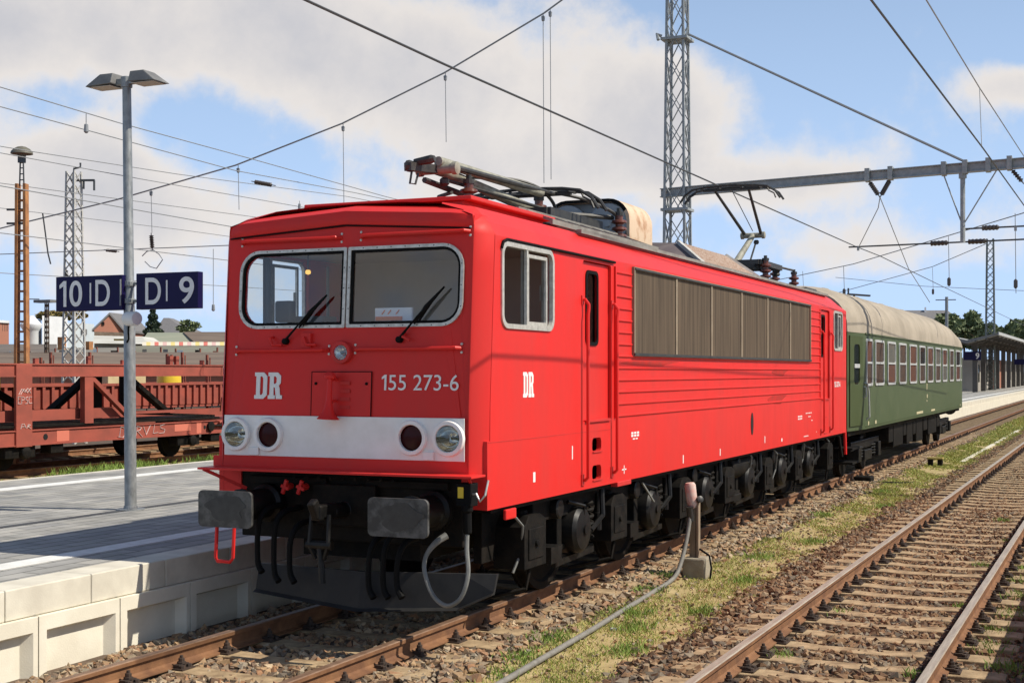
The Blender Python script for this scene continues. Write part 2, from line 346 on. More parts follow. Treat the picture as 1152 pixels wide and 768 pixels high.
        if bevel:
            bv = o.modifiers.new('bevel', 'BEVEL'); bv.width = bevel; bv.segments = 2; bv.limit_method = 'ANGLE'; bv.angle_limit = R(40)
        if label: o['label'] = label
        if kind: o['kind'] = kind
        return o
def tag(o, label, cat, group=None, kind=None):
    o['label'] = label; o['category'] = cat
    if group: o['group'] = group
    if kind: o['kind'] = kind
    return o
def thing(name, label, cat, loc=(0,0,0), group=None):
    o = bpy.data.objects.new(name, None); COL.objects.link(o); o.location = loc; o.empty_display_size = .3
    ROOT[o.name] = Vector(loc); return tag(o, label, cat, group)
def struct(o): o['kind'] = 'structure'; return o
def copy_tree(o, parent=None):
    c = o.copy(); COL.objects.link(c)
    if parent is not None: c.parent = parent
    for ch in list(o.children): copy_tree(ch, c)
    return c
def at(px, py, D):   # a point seen at a pixel of the photograph, D metres deep
    xc = (px-576)/F_PX*D; return Vector((xc*CS-D*SN, xc*SN+D*CS, EYE-(py-418)/F_PX*D))
def rr(x0, x1, y0, y1, r, n=6):   # rounded rectangle loop
    rs = r if isinstance(r, (tuple, list)) else (r,)*4; out = []
    for (cx, cy, a0, q) in ((x0, y0, 180, 0), (x1, y0, 270, 1), (x1, y1, 0, 2), (x0, y1, 90, 3)):
        rad = rs[q]; ox = cx+rad if q in (0, 3) else cx-rad; oy = cy+rad if q in (0, 1) else cy-rad
        if rad < 1e-4: out.append((cx, cy)); continue
        for k in range(n+1):
            t = R(a0+90*k/n); out.append((ox+rad*math.cos(t), oy+rad*math.sin(t)))
    return out
FONT = None
ONE = [(0,.70),(0,.845),(.20,1),(.345,1),(.345,0),(.20,0),(.20,.80)]
def text_mesh(name, body, size, mat, parent, origin, ux, uz, width=None, bold=0.0, depth=.003, spacing=1.0):
    """lettering on a surface; every 1 gets its flag, drawn as a polygon"""
    one = body.startswith('1'); rest = body[1:] if one else body
    cu = bpy.data.curves.new(name, 'FONT'); cu.body = rest; cu.size = 1; cu.extrude = 0; cu.offset = bold; cu.space_character = spacing; cu.align_x = 'LEFT'
    tmp = bpy.data.objects.new(name+'_tmp', cu); COL.objects.link(tmp); bpy.context.view_layer.update()
    me = bpy.data.meshes.new_from_object(tmp.evaluated_get(bpy.context.evaluated_depsgraph_get()))
    bpy.data.objects.remove(tmp)
    co = np.array([v.co[:2] for v in me.vertices]); fs = [tuple(p.vertices) for p in me.polygons]; bpy.data.meshes.remove(me)
    co -= co.min(0); h = co[:,1].max(); co /= h
    if one:
        co[:,0] += .345+.16; n = len(co); co = np.vstack([co, np.array(ONE)]); tri = tessellate_polygon([[Vector((u, v, 0)) for u, v in ONE]]); fs += [tuple(i+n for i in t) for t in tri]
    kx = width/co[:,0].max() if width else size
    off = ROOT.get(parent.name, Vector((0,0,0))) if parent else Vector((0,0,0)); O = Vector(origin)-off; ux = Vector(ux); uz = Vector(uz)
    nm = bpy.data.meshes.new(name); nm.from_pydata([tuple(O+ux*(c[0]*kx)+uz*(c[1]*size)) for c in co], [], fs); nm.materials.append(mat)
    o = bpy.data.objects.new(name, nm); COL.objects.link(o)
    if parent: o.parent = parent
    sd = o.modifiers.new('solid', 'SOLIDIFY'); sd.thickness = depth; sd.offset = 0
    return o
# ================================================================== SETTING
g = MB(); g.box(-2500, 2500, -300, 4200, -.9, -.5); struct(g.build('ground', farland))
def hnoise(x, y):   # cheap smooth value noise
    return (np.sin(x*2.1+1.3*np.sin(y*.9))+np.sin(y*1.7+1.1*np.sin(x*1.6+2))+np.sin((x+y)*3.3)*.5+np.sin(y*.37+x)*.8)/3.3
XS = [-60,-44,-34,-30,-27.3,-24,-20,-16,-12,-7.85,-7.4,-7,-6.6,-6.19,-5.8,-5.4,-5.1,-4.95,-4.8,-4.65,-4.5,-4.35,-4.2,-4.05,-3.9,-3.75,-3.6,-3.45,-3.3,-3,-2.6,-2.06,-1.5,-1.2,-.9,-.5,0,4,12]
ZS = [-.3,-.3,-.28,-.24,-.2,-.2,-.2,-.2,-.2,-.185,-.19,-.195,-.195,-.195,-.195,-.195,-.195,-.2,-.205,-.215,-.225,-.23,-.235,-.235,-.235,-.23,-.215,-.205,-.198,-.195,-.195,-.195,-.195,-.195,-.195,-.2,-.2,-.25,-.4]
YS = list(np.arange(-8, 45, .35))+list(np.arange(45, 120, 1.5))+list(np.arange(120, 420, 12))
def ground_z(x, y): return np.interp(x, XS, ZS)+.012*hnoise(np.asarray(x)*1.3, np.asarray(y)*1.3)
gm = MB(); nx = len(XS)
gm.v = [(x, y, float(ground_z(x, y))) for y in YS for x in XS]
for j in range(len(YS)-1):
    for i in range(nx-1):
        gm.f.append((j*nx+i, j*nx+i+1, (j+1)*nx+i+1, (j+1)*nx+i)); xc = (XS[i]+XS[i+1])/2; yc = YS[j]
        wob = .22*float(hnoise(xc*.5, yc*2.2))
        gm.m.append(1 if (-4.80+wob < xc < -3.66+wob*.7 or -22.3 < xc < -20.6) else 0)
struct(gm.build('trackbed', [dirt, soil], smooth=True, recalc=False))

# ---- tracks
RAILP = [(-.068,-.155),(.068,-.155),(.068,-.144),(.02,-.132),(.0085,-.115),(.0085,-.045),(.034,-.036),(.036,-.008),(.030,0),(-.030,0),(-.036,-.008),(-.034,-.036),(-.0085,-.045),(-.0085,-.115),(-.02,-.132),(-.068,-.144)]
def rail(x, y0, y1, parent, topm):
    b = MB(); n = len(RAILP)
    b.v = [(x+u, y0, v) for u, v in RAILP]+[(x+u, y1, v) for u, v in RAILP]
    for i in range(n):
        b.f.append((i, (i+1) % n, n+(i+1) % n, n+i)); b.m.append(1 if i in (7, 8, 9) else 0)
    b.f += [tuple(range(n))[::-1], tuple(range(n, 2*n))]; b.m += [0, 0]
    return b.build('rail', [rustrail, topm], parent)
def sleeper_mb(x, y):
    b = MB()
    # a concrete sleeper: deep at the rail seats, waisted in the middle
    prof = [(-1.25,.13,.115),(-1.2,.14,-.158),(-.95,.14,-.156),(-.5,.12,-.160),(-.3,.11,-.172),(.3,.11,-.172),(.5,.12,-.160),(.95,.14,-.156),(1.2,.14,-.158),(1.25,.13,-.165)]
    rings = []
    for k, (u, w, z) in enumerate(prof):
        z = -.165 if k == 0 else z
        rings.append([(x+u, y-w-.015, -.32),(x+u, y+w+.015, -.32),(x+u, y+w, z),(x+u, y-w, z)])
    return b.loft(rings, closed=True, caps=True)
def fastening_mb(x, y, rx):
    b = MB()
    if True:
        b.box(x+rx-.165, x+rx+.165, y-.085, y+.085, -.158, -.145)
        for s_ in (-1, 1):
            b.box(x+rx+s_*.088-.030, x+rx+s_*.088+.030, y-.065, y+.065, -.147, -.118)
            b.lathe((x+rx+s_*.092, y, -.118), (0,0,1), [(0,.036),(.016,.036),(.018,.025),(.044,.025),(.047,.015),(.066,.014)], 8)
            b.lathe((x+rx+s_*.135, y-.045, -.147), (0,0,1), [(0,.024),(.022,.022),(.026,.010)], 7)
            b.lathe((x+rx+s_*.135, y+.045, -.147), (0,0,1), [(0,.024),(.022,.022),(.026,.010)], 7)
    return b
def track(label, x, y0, y1, topm, pitch, nparts, yparts, jitter=0.0, fast=True):
    t = thing('railway_track', label, 'railway track', (x, 0, 0))
    rail(x-.75, y0, y1, t, topm); rail(x+.75, y0, y1, t, topm)
    first = ff = None
    for k in range(nparts):
        y = yparts+k*pitch
        if first is None:
            first = sleeper_mb(x, 0).build('sleeper', sleeper_t, t, bevel=.008); o = first
            if fast: ff = [fastening_mb(x, 0, q).build('rail_fastening', clipm, first) for q in (-.75, .75)]
        else:
            o = first.copy(); COL.objects.link(o); o.parent = t
            for q in (ff or ()): f2 = q.copy(); COL.objects.link(f2); f2.parent = o
        o.location = (random.uniform(-.02, .02), y, random.uniform(-.006, .004)); o.rotation_euler = (0, 0, random.uniform(-.012, .012))
    rest = MB(); fr = MB(); y = yparts+nparts*pitch
    while y < y1-1:
        rest.box(x-1.25, x+1.25, y-.13, y+.13, -.3, -.158)
        for rx in (-.75, .75):
            for s_ in (-.1, .1): fr.box(x+rx+s_-.03, x+rx+s_+.03, y-.06, y+.06, -.157, -.09)
        y += pitch
    if rest.v:
        rest.build('distant_sleepers', sleeper_t, t, kind='stuff')
        if fast: fr.build('distant_fastenings', clipm, t, kind='stuff')
    return t
PA, PB = .62, .60
track('rust brown track under the red locomotive and green coach', -6.19, -6, 330, railtop_a, PA, 80, 5.1)
track('empty track with worn shiny rails and brown ballast between its sleepers', -2.06, -6, 330, railtop_b, PB, 100, 8.2)
track('rusty track along the far edge of the platform, nearest the grass strip', -19.55, 0, 330, railtop_a, .62, 40, 12, fast=False)
track('track carrying the near red car carrier wagon', -23.45, 0, 330, railtop_a, .62, 40, 14, fast=False)
track('track carrying the ribbed low wagon furthest from the platform', -27.7, 0, 330, railtop_a, .62, 30, 16, fast=False)

# ---- ballast stones (nobody could count them)
ICO = None
def block():
    v = np.array([(x, y, z) for x in (-.72, .72) for y in (-.72, .72) for z in (-.72, .72)], float)
    f = np.array([(0,1,3),(0,3,2),(4,6,7),(4,7,5),(0,4,5),(0,5,1),(2,3,7),(2,7,6),(0,2,6),(0,6,4),(1,5,7),(1,7,3)]); return v, f
def ico():
    p = (1+5**.5)/2
    v = np.array([(-1,p,0),(1,p,0),(-1,-p,0),(1,-p,0),(0,-1,p),(0,1,p),(0,-1,-p),(0,1,-p),(p,0,-1),(p,0,1),(-p,0,-1),(-p,0,1)], float); v /= np.linalg.norm(v[0])
    f = np.array([(0,11,5),(0,5,1),(0,1,7),(0,7,10),(0,10,11),(1,5,9),(5,11,4),(11,10,2),(10,7,6),(7,1,8),(3,9,4),(3,4,2),(3,2,6),(3,6,8),(3,8,9),(4,9,5),(2,4,11),(6,2,10),(8,6,7),(9,8,1)])
    return v, f
def octa():
    v = np.array([(1,0,0),(-1,0,0),(0,1,0),(0,-1,0),(0,0,1),(0,0,-1)], float); f = np.array([(0,2,4),(2,1,4),(1,3,4),(3,0,4),(2,0,5),(1,2,5),(3,1,5),(0,3,5)]); return v, f
def mesh_np(name, V, Fc, m, kind='stuff'):
    me = bpy.data.meshes.new(name); nf, k = Fc.shape
    me.vertices.add(len(V)); me.vertices.foreach_set('co', V.astype(np.float32).ravel())
    me.loops.add(nf*k); me.loops.foreach_set('vertex_index', Fc.astype(np.int32).ravel())
    me.polygons.add(nf); me.polygons.foreach_set('loop_start', np.arange(0, nf*k, k, dtype=np.int32)); me.polygons.foreach_set('loop_total', np.full(nf, k, np.int32))
    me.update(calc_edges=True); me.validate(); me.polygons.foreach_set('use_smooth', np.zeros(nf, dtype=bool)); me.materials.append(m); o = bpy.data.objects.new(name, me); COL.objects.link(o)
    if kind: o['kind'] = kind
    return o
def rand_rot(n):
    q = rng.normal(size=(n, 4)); q /= np.linalg.norm(q, axis=1)[:, None]; w, x, y, z = q.T
    return np.stack([np.stack([1-2*(y*y+z*z), 2*(x*y-z*w), 2*(x*z+y*w)], -1), np.stack([2*(x*y+z*w), 1-2*(x*x+z*z), 2*(y*z-x*w)], -1), np.stack([2*(x*z-y*w), 2*(y*z+x*w), 1-2*(x*x+y*y)], -1)], 1)
def stones(name, P, sz, base, m, label=None):
    bv, bf = base; n = len(P); k = len(bv)
    V = bv[None]*(1+rng.uniform(-.22, .22, (n, k, 3)) )*rng.uniform(.5, 1.4, (n, 1, 3))*sz[:, None, None]
    V = np.einsum('nij,nkj->nki', rand_rot(n), V); V[:, :, 2] *= .8; V += P[:, None]
    Fc = (bf[None]+(np.arange(n)*k)[:, None, None]).reshape(-1, 3)
    return mesh_np(name, V.reshape(-1, 3), Fc, m)
def scatter(x0, x1, y0, y1, dens, smin, smax, pitch=None, yoff=0, half=.115, keep=.1, zb=0.0, raft=None):
    n = int((x1-x0)*(y1-y0)*dens); x = rng.uniform(x0, x1, n); y = rng.uniform(y0, y1, n)
    if pitch:
        d = np.abs((y-yoff+pitch/2) % pitch-pitch/2); ok = (d > half) | (rng.random(n) < keep); x, y = x[ok], y[ok]
    if raft is not None: ok = raft(x, y); x, y = x[ok], y[ok]
    s = rng.uniform(smin, smax, len(x))
    return np.stack([x, y, ground_z(x, y)+rng.uniform(-.004, .016, len(x))+zb], 1), s
edgeA = lambda x, y: x < -4.78+.16*hnoise(x, y*1.9)+rng.normal(0, .09, len(x))
edgeB = lambda x, y: x > -3.72+.13*hnoise(x+4, y*1.9)+rng.normal(0, .08, len(x))
A = [scatter(-7.74, -7.02, 6.5, 16, 430, .020, .042), scatter(-6.87, -5.52, 6, 12.5, 400, .020, .040, PA, 5.1, .12, .13),
     scatter(-5.36, -4.45, 8, 30, 470, .020, .045, PA, 5.1, .10, .72, zb=.010, raft=edgeA), scatter(-5.36, -4.6, 30, 62, 260, .022, .04, raft=edgeA), scatter(-4.85, -3.6, 8, 34, 80, .008, .026)]
stones('ballast_stones', np.concatenate([a[0] for a in A]), np.concatenate([a[1] for a in A])*1.22, octa(), stone_a)
B = [scatter(-2.69, -1.43, 8.5, 26, 430, .020, .040, PB, 8.2, .112, .12), scatter(-4.0, -2.87, 8, 26, 430, .020, .044, PB, 8.2, .10, .60, zb=.006, raft=edgeB),
     scatter(-1.25, -.30, 9, 26, 400, .020, .040, PB, 8.2, .11, .3)]
stones('ballast_stones', np.concatenate([a[0] for a in B]), np.concatenate([a[1] for a in B])*1.22, octa(), stone_b)
B = [scatter(-2.69, -1.43, 26, 60, 330, .02, .036, PB, 8.2, .118, .08), scatter(-3.9, -2.87, 26, 90, 230, .022, .045, raft=edgeB), scatter(-1.25, -.3, 26, 60, 150, .022, .045)]
stones('ballast_stones', np.concatenate([a[0] for a in B]), np.concatenate([a[1] for a in B]), octa(), stone_b)

# ---- grass
def blades(name, x, y, h, w, m, lean=.5, z=None):
    n = len(x); a = rng.uniform(0, 2*math.pi, n); la = rng.uniform(0, 2*math.pi, n); ln = rng.uniform(.1, lean, n)*h
    zz = ground_z(x, y) if z is None else z; dx, dy = np.cos(a)*w/2, np.sin(a)*w/2; lx, ly = np.cos(la)*ln, np.sin(la)*ln
    V = np.stack([np.stack([x-dx, y-dy, zz], 1), np.stack([x+dx, y+dy, zz], 1), np.stack([x+dx*.7+lx*.4, y+dy*.7+ly*.4, zz+h*.6], 1), np.stack([x+lx, y+ly, zz+h], 1)], 1)
    Fc = np.array([[0,1,2],[0,2,3]])[None]+(np.arange(n)*4)[:, None, None]
    # one quad per blade keeps each blade a single island
    Q = np.stack([np.arange(n)*4, np.arange(n)*4+1, np.arange(n)*4+2, np.arange(n)*4+3], 1)
    return mesh_np(name, V.reshape(-1, 3), Q, m)
def strip(n, x0, x1, y0, y1, thr):
    x = rng.uniform(x0, x1, n); y = y0+(y1-y0)*rng.random(n)**1.35
    wob = .2*hnoise(x*.4, y*1.6); d = hnoise(x*1.9+3, y*1.25)+.6*hnoise(x*5, y*4+1)+rng.normal(0, .22, n)
    ok = (d > thr) & (x > x0+.1+wob) & (x < x1-.1+wob*.8); return x[ok], y[ok]
x, y = strip(130000, -4.95, -3.5, 8.5, 60, .02); d = np.maximum(1, y/16)
blades('grass', x, y, rng.uniform(.012, .042, len(x))*np.sqrt(d), rng.uniform(.005, .010, len(x))*d, grassm, 1.2)
x, y = strip(30000, -5.0, -3.4, 60, 260, -.7); blades('grass', x, y, rng.uniform(.05, .12, len(x)), rng.uniform(.03, .06, len(x)), grassm, .8)
def tufts(cs, n, rad, hmin, hmax):
    X, Y = [], []
    for cx, cy, k in cs:
        X.append(rng.normal(cx, rad*k, int(n*k))); Y.append(rng.normal(cy, rad*k*1.5, int(n*k)))
    return np.concatenate(X), np.concatenate(Y), None
cs = [(-4.72, 11.35, 1.3), (-4.62, 10.5, 1.1), (-4.5, 9.9, .8), (-4.45, 12.9, 1.2), (-4.2, 12.2, 1.1), (-3.95, 11.2, 1.2), (-4.75, 14.2, 1.0), (-3.85, 13.3, 1.1), (-4.0, 15.5, 1.2), (-4.3, 17.5, 1.2), (-4.9, 15.2, .7), (-4.0, 19.5, 1.3),
      (-4.6, 23, 1.1), (-3.9, 25, 1.2), (-4.4, 28, 1.2), (-2.6, 11.3, .55), (-1.6, 17.6, .6), (-1.5, 14.4, .5), (-1.05, 12.4, 1.1), (-1.0, 14.2, 1.2), (-1.05, 16.5, 1.0), (-.95, 18.5, 1.1), (-.9, 20.5, .9), (-1.75, 23, .8), (-.85, 11.6, 1.0), (-1.08, 13.2, 1.2), (-.98, 15.3, 1.2), (-1.08, 17.4, 1.1), (-1.0, 22.5, 1.0), (-1.05, 25, 1.0), (-1.45, 20.2, .6), (-2.55, 13.6, .5), (-1.5, 11.0, .5)]
x, y, _ = tufts(cs, 230, .085, 0, 0); blades('weed_tufts', x, y, rng.uniform(.02, .085, len(x)), rng.uniform(.006, .011, len(x)), weedm, .8)
x = rng.uniform(-22.2, -20.6, 9000); y = rng.uniform(16, 44, 9000); ok = hnoise(x*1.5, y*.8)+rng.normal(0, .3, 9000) > -.2
x, y = x[ok], y[ok]; h = rng.uniform(.04, .14, len(x))*(1+.9*np.maximum(0, hnoise(x, y*.7)))
blades('grass', x, y, h, rng.uniform(.02, .035, len(x)), grassm, .6)
cs = [(-21.3, 25.0, 2.6), (-21.5, 26.3, 1.6), (-21.2, 28.4, 1.8), (-21.4, 30.4, 1.8), (-21.2, 23.6, 1.4), (-21.5, 33, 1.6)]
x, y, _ = tufts(cs, 260, .14, 0, 0); blades('weed_tufts', x, y, rng.uniform(.10, .32, len(x)), rng.uniform(.015, .028, len(x)), weedm, .6)

# ---- platforms
ZP = .526
pf = MB(); pf.box(-15.60, -8.15, -8, 330, -.5, ZP); plat = struct(pf.build('platform', M_PAVE))
def wall_panel(y0, y1):
    b = MB(); x = -7.762; g_ = .006; y0 += g_; y1 -= g_; zt, zb = .284, -.7
    o = [(y0, zb), (y1, zb), (y1, zt), (y0, zt)]; i1 = [(y0+.085, -.26), (y1-.05, -.26), (y1-.05, .165), (y0+.085, .165)]; i2 = [(y0+.155, -.20), (y1-.11, -.20), (y1-.11, .135), (y0+.155, .135)]
    b.v = [(x, *p) for p in o]+[(x, *p) for p in i1]+[(x-.085, *p) for p in i2]+[(x-.35, *p) for p in o]
    b.f = [(k, (k+1) % 4, 4+(k+1) % 4, 4+k) for k in range(4)]+[(4+k, 4+(k+1) % 4, 8+(k+1) % 4, 8+k) for k in range(4)]+[(8, 9, 10, 11)]
    b.f += [(k, 12+k, 12+(k+1) % 4, (k+1) % 4) for k in range(4)]; b.m = [0]*len(b.f)
    return b
for k in range(26):
    y0 = 3.45+k*.953; wall_panel(y0, y0+.953).build('wall_panel', concrete, plat, bevel=.004)
    y0 = 3.13+k*.955; c_ = MB(); c_.box(-8.146, -7.80, y0+.004, y0+.951, .288, ZP+.002); c_.build('coping_block', conc_cap, plat, bevel=.01)
c_ = MB(); c_.box(-8.146, -7.80, 28.2, 330, .288, ZP+.002); c_.build('coping', conc_cap, plat)
c_ = MB(); c_.box(-8.2, -7.77, 28.4, 330, -.7, .284); c_.build('platform_wall', concrete, plat)
c_ = MB(); c_.box(-8.92, -8.67, -8, 330, ZP, ZP+.004); c_.build('white_line', linew, plat)
c_ = MB(); c_.box(-14.72, -14.40, -8, 330, ZP, ZP+.004); c_.build('white_line', linew, plat)
c_ = MB(); c_.box(-11.09, -10.97, -8, 330, ZP, ZP+.004); c_.build('slot_drain', slotm, plat)
c_ = MB(); c_.box(-15.75, -15.604, -8, 330, -.7, ZP+.002); c_.build('coping', conc_cap, plat)
pf = MB(); pf.box(-.34, 5, -12, 200, -.7, .55); struct(pf.build('platform', conc_cap))
# ================================================================== LOCOMOTIVE
greasem = pm('grease', (.012, .012, .012), (.03, .03, .03), scale=14, rough=.4)
M = -6.19; HW = 1.356; XR = M+HW; XL = M-HW; YF = 10.15; YE = 26.40
loco = thing('electric_locomotive', 'bright red six-axle electric locomotive with white front band standing at the platform', 'locomotive', (M, 18.3, 0))
def lean(z): return YF+max(0, z-1.9)*.066
def yfun(u, v, t): return (u, t, v)
# --- body shell: side plates with openings, bevelled nose, roof shoulders
SIDE_HOLES = lambda: [rr(10.55, 11.68, 2.595, 3.305, .11), rr(12.47, 13.27, 1.71, 3.30, .03), rr(12.72, 12.98, 1.40, 1.54, .05), rr(12.72, 12.98, 1.115, 1.265, .05), rr(24.02, 24.78, 1.71, 3.30, .03), rr(25.16, 25.95, 2.63, 3.285, .08)]
body = MB(); corner = MB()
YS = lambda z: lean(z)+.172
side_outer = [(10.317, 1.62), (10.262, 1.62), (10.262, 1.045), (YE, 1.045), (YE, 3.36), (YS(3.36), 3.36), (YS(1.9), 1.9)]
body.plate([side_outer]+SIDE_HOLES(), lambda u, v, t: (t, u, v), XR-.05, XR)
body.plate([side_outer]+SIDE_HOLES(), lambda u, v, t: (t, u, v), XL+.05, XL)
# front wall with one opening for both windscreens
fo = [(M-1.232, 1.335), (M+1.238, 1.335), (M+1.238, 3.43), (M, 3.50), (M-1.232, 3.43)]
circ = lambda x, z, r: [(x+r*math.cos(2*math.pi*k/20), z+r*math.sin(2*math.pi*k/20)) for k in range(20)]
LAMPX = (-7.262, -6.917, -5.478, -5.128)
body.plate([fo, rr(-7.235, -5.068, 2.625, 3.245, .17)]+[circ(x, 1.645, .125) for x in LAMPX], lambda u, v, t: (u, lean(v)+t, v), .05, 0)
# bevels between front and sides (front wall to side plates), and their skirt below
for sx in (-1, 1):
    x1 = M+(1.238 if sx > 0 else -1.232); x2 = M+sx*HW; rings = []
    for z in (1.335, 1.9, 2.6, 3.1, 3.36): rings.append([(x1, lean(z), z), (x1+sx*.02, lean(z)+.014, z), (x2-sx*.012, YS(z)-.022, z), (x2, YS(z)+.012, z)])
    y3 = YS(3.36)
    rings.append([(x1, lean(3.43), 3.43), (x1+sx*.01, lean(3.43)+.012, 3.45), (M+sx*1.285, y3-.02, 3.465), (M+sx*1.29, y3+.012, 3.47)])
    rings.append([(x1-sx*.01, lean(3.5)-.01, 3.52), (x1-sx*.02, lean(3.5)+.03, 3.53), (M+sx*1.17, y3-.02, 3.59), (M+sx*1.16, y3+.012, 3.605)])
    rings.append([(x1-sx*.12, lean(3.5)+.02, 3.56), (x1-sx*.12, lean(3.5)+.05, 3.57), (M+sx*.86, y3-.02, 3.645), (M+sx*.85, y3+.012, 3.66)])
    corner.loft(rings)
    body.box(x2-sx*.24, x2-sx*.0515, 10.264, 10.30, 1.047, 1.618)
    body.box(x2-sx*.137, x2-sx*.0515, 10.30, 10.34, 1.34, 1.618)      # front return of the skirt
    body.box(x2-sx*.24, x2-sx*.2, 10.30, 10.6, 1.047, 1.6)
# roof shoulders
prof = [(HW, 3.36), (1.29, 3.47), (1.16, 3.605), (.85, 3.66), (.45, 3.685), (0, 3.69)]
def roofring(y, k=1.0, dz=0):
    r = [(M+dx, y, 3.36+(z-3.36)*k+dz) for dx, z in prof]+[(M-dx, y, 3.36+(z-3.36)*k+dz) for dx, z in prof[::-1][1:]]; return r
body.loft([roofring(YS(3.36)+.012), roofring(10.7), roofring(25.2), roofring(25.9, .85), roofring(YE, .45)])
body.box(XL+.01, XR-.01, YE-.03, YE-.001, 1.05, 3.36)
body_o = body.build('body', red, loco, label='bright red steel body'); corner.build('nose_corner', red, loco, smooth=True)
# rolled roof edge over the windscreens
vb = MB(); rings = []
for dx in np.linspace(-1.238, 1.238, 25):
    zc = .12*(1-abs(dx)/1.238)**1.0; e = max(0, abs(dx)-1.11)/.128; b_ = 3.415+zc*.62
    pr = [(0.03, b_), (-.016, b_), (-.024, b_+.03), (-.020, b_+.07), (-.012, b_+.115-.02*e), (.06, b_+.150-.03*e), (.20, b_+.185-.07*e), (.36, b_+.212-.12*e), (.40, b_+.10)]
    rings.append([(M+dx, lean(3.4)+yy+.03*e, zz) for yy, zz in pr])
vb.loft(rings, closed=True, caps=True); vb.build('roof_brow', red, loco, smooth=True)
db = MB(); db.bar((M-1.21, lean(3.4)-.012, 3.405), (M, lean(3.4)-.004, 3.478), .012); db.bar((M, lean(3.4)-.004, 3.478), (M+1.21, lean(3.4)-.004, 3.405), .012); db.build('brow_seal', rubber, loco)
# roof skin, red front plate
rt = MB(); rt.box(M-.95, M+.95, 12.75, 25.1, 3.66, 3.715); rt.build('roof', darkm, loco, bevel=.02)
rp = MB(); rp.box(-6.95, -5.22, 10.75, 12.7, 3.715, 3.755); rp.build('roof_plate', redd, loco, bevel=.01)
rp = MB(); rp.box(-6.85, -5.32, 10.80, 12.6, 3.62, 3.713); rp.build('plate_support', redd, loco)
gut = MB(); gut.box(XR-.18, XR-.125, 12.75, 25.3, 3.595, 3.632); gut.box(XL+.125, XL+.18, 12.75, 25.3, 3.595, 3.632); gut.build('roof_gutter', roofg, loco)
dr = MB()
for sx in (1, -1):
    xs = M+sx*HW
    dr.tube([(xs+sx*.012, 10.53, 3.26), (xs+sx*.014, 10.56, 3.315), (xs+sx*.014, 10.64, 3.338), (xs+sx*.014, 13.35, 3.338)], .014, 6)
dr.build('drip_rail', rubber, loco)
# --- cab interior seen through the glass
ci = MB()
ci.box(XL+.06, XR-.06, 12.30, 12.34, 1.5, 3.35); ci.box(XL+.06, XR-.06, 10.4, 12.30, 1.55, 1.6); ci.box(XL+.06, XR-.06, 10.45, 12.30, 3.33, 3.36)
ci.build('cab_lining', cabgrey, loco)
cd = MB(); cd.box(M-1.1, M+1.1, 10.33, 10.75, 2.3, 2.60); cd.box(M-.95, M-.55, 10.75, 11.0, 2.2, 2.72); cd.box(M+.18, M+.52, 12.25, 12.29, 2.66, 3.1); cd.box(M-1.0, M-.82, 10.62, 10.72, 2.66, 2.86); cd.box(M-1.05, M-.99, 10.5, 10.56, 2.6, 3.25); cd.box(M-.68, M-.65, 11.0, 11.03, 2.2, 3.2)
cd.build('driver_console', cabdark, loco, bevel=.02)
lt = MB(); lt.lathe((-7.0, 10.9, 3.16), (0,0,-1), [(0,.018),(.015,.026),(.035,.024),(.045,.0)], 12); lr = MB(); lr.tube([(-7.0, 10.9, 3.33), (-7.0, 10.9, 3.15)], .008, 5); lr.build('lamp_rod', cabdark, loco); lt.build('cab_lamp', lampglow, loco)
sg = MB(); sg.box(-5.93, -5.57, 10.30, 10.33, 2.64, 2.755); s1 = sg.build('cardboard_sign', paper, loco)
sg = MB(); sg.box(-5.92, -5.66, 10.288, 10.298, 2.645, 2.68); sg.build('orange_stripe', orange_p, s1)
sg = MB()
for cx in (-5.86, -5.80, -5.72):
    sg.bar((cx, 10.296, 2.70), (cx+.03, 10.296, 2.735), .012, .006)
sg.build('orange_mark', orange_p, s1)
# --- windscreens
for (x0, x1, q) in ((-7.278, -6.165, (.2, .012, .012, .2)), (-6.150, -5.026, (.012, .2, .2, .012))):
    w = MB(); fx = lambda u, v, t: (u, lean(v)+t, v)
    w.plate([rr(x0, x1, 2.585, 3.287, q), rr(x0+.028, x1-.028, 2.613, 3.259, tuple(max(.01, a-.028) for a in q))], fx, .0, -.022)
    wo = w.build('windscreen', trim, loco)
    w = MB(); w.plate([rr(x0+.026, x1-.026, 2.611, 3.261, tuple(max(.01, a-.026) for a in q)), rr(x0+.052, x1-.052, 2.637, 3.235, tuple(max(.01, a-.05) for a in q))], fx, .004, -.012); w.build('rubber_seal', rubber, wo)
    w = MB(); w.face(rr(x0+.05, x1-.05, 2.635, 3.237, tuple(max(.01, a-.05) for a in q)), fx, .004); w.build('pane', glassm, wo)
    w = MB(); n_ = 7
    for k in range(n_):
        xx = x0+.15+(x1-x0-.3)*k/(n_-1)
        for zz in (2.599, 3.273): w.lathe((xx, lean(zz)-.021, zz), (0,-1,0), [(0,.006),(.004,.005)], 6)
    for zz in (2.75, 2.93, 3.11):
        for xx in (x0+.018, x1-.018): w.lathe((xx, lean(zz)-.021, zz), (0,-1,0), [(0,.006),(.004,.005)], 6)
    w.build('screw', darkm, wo)
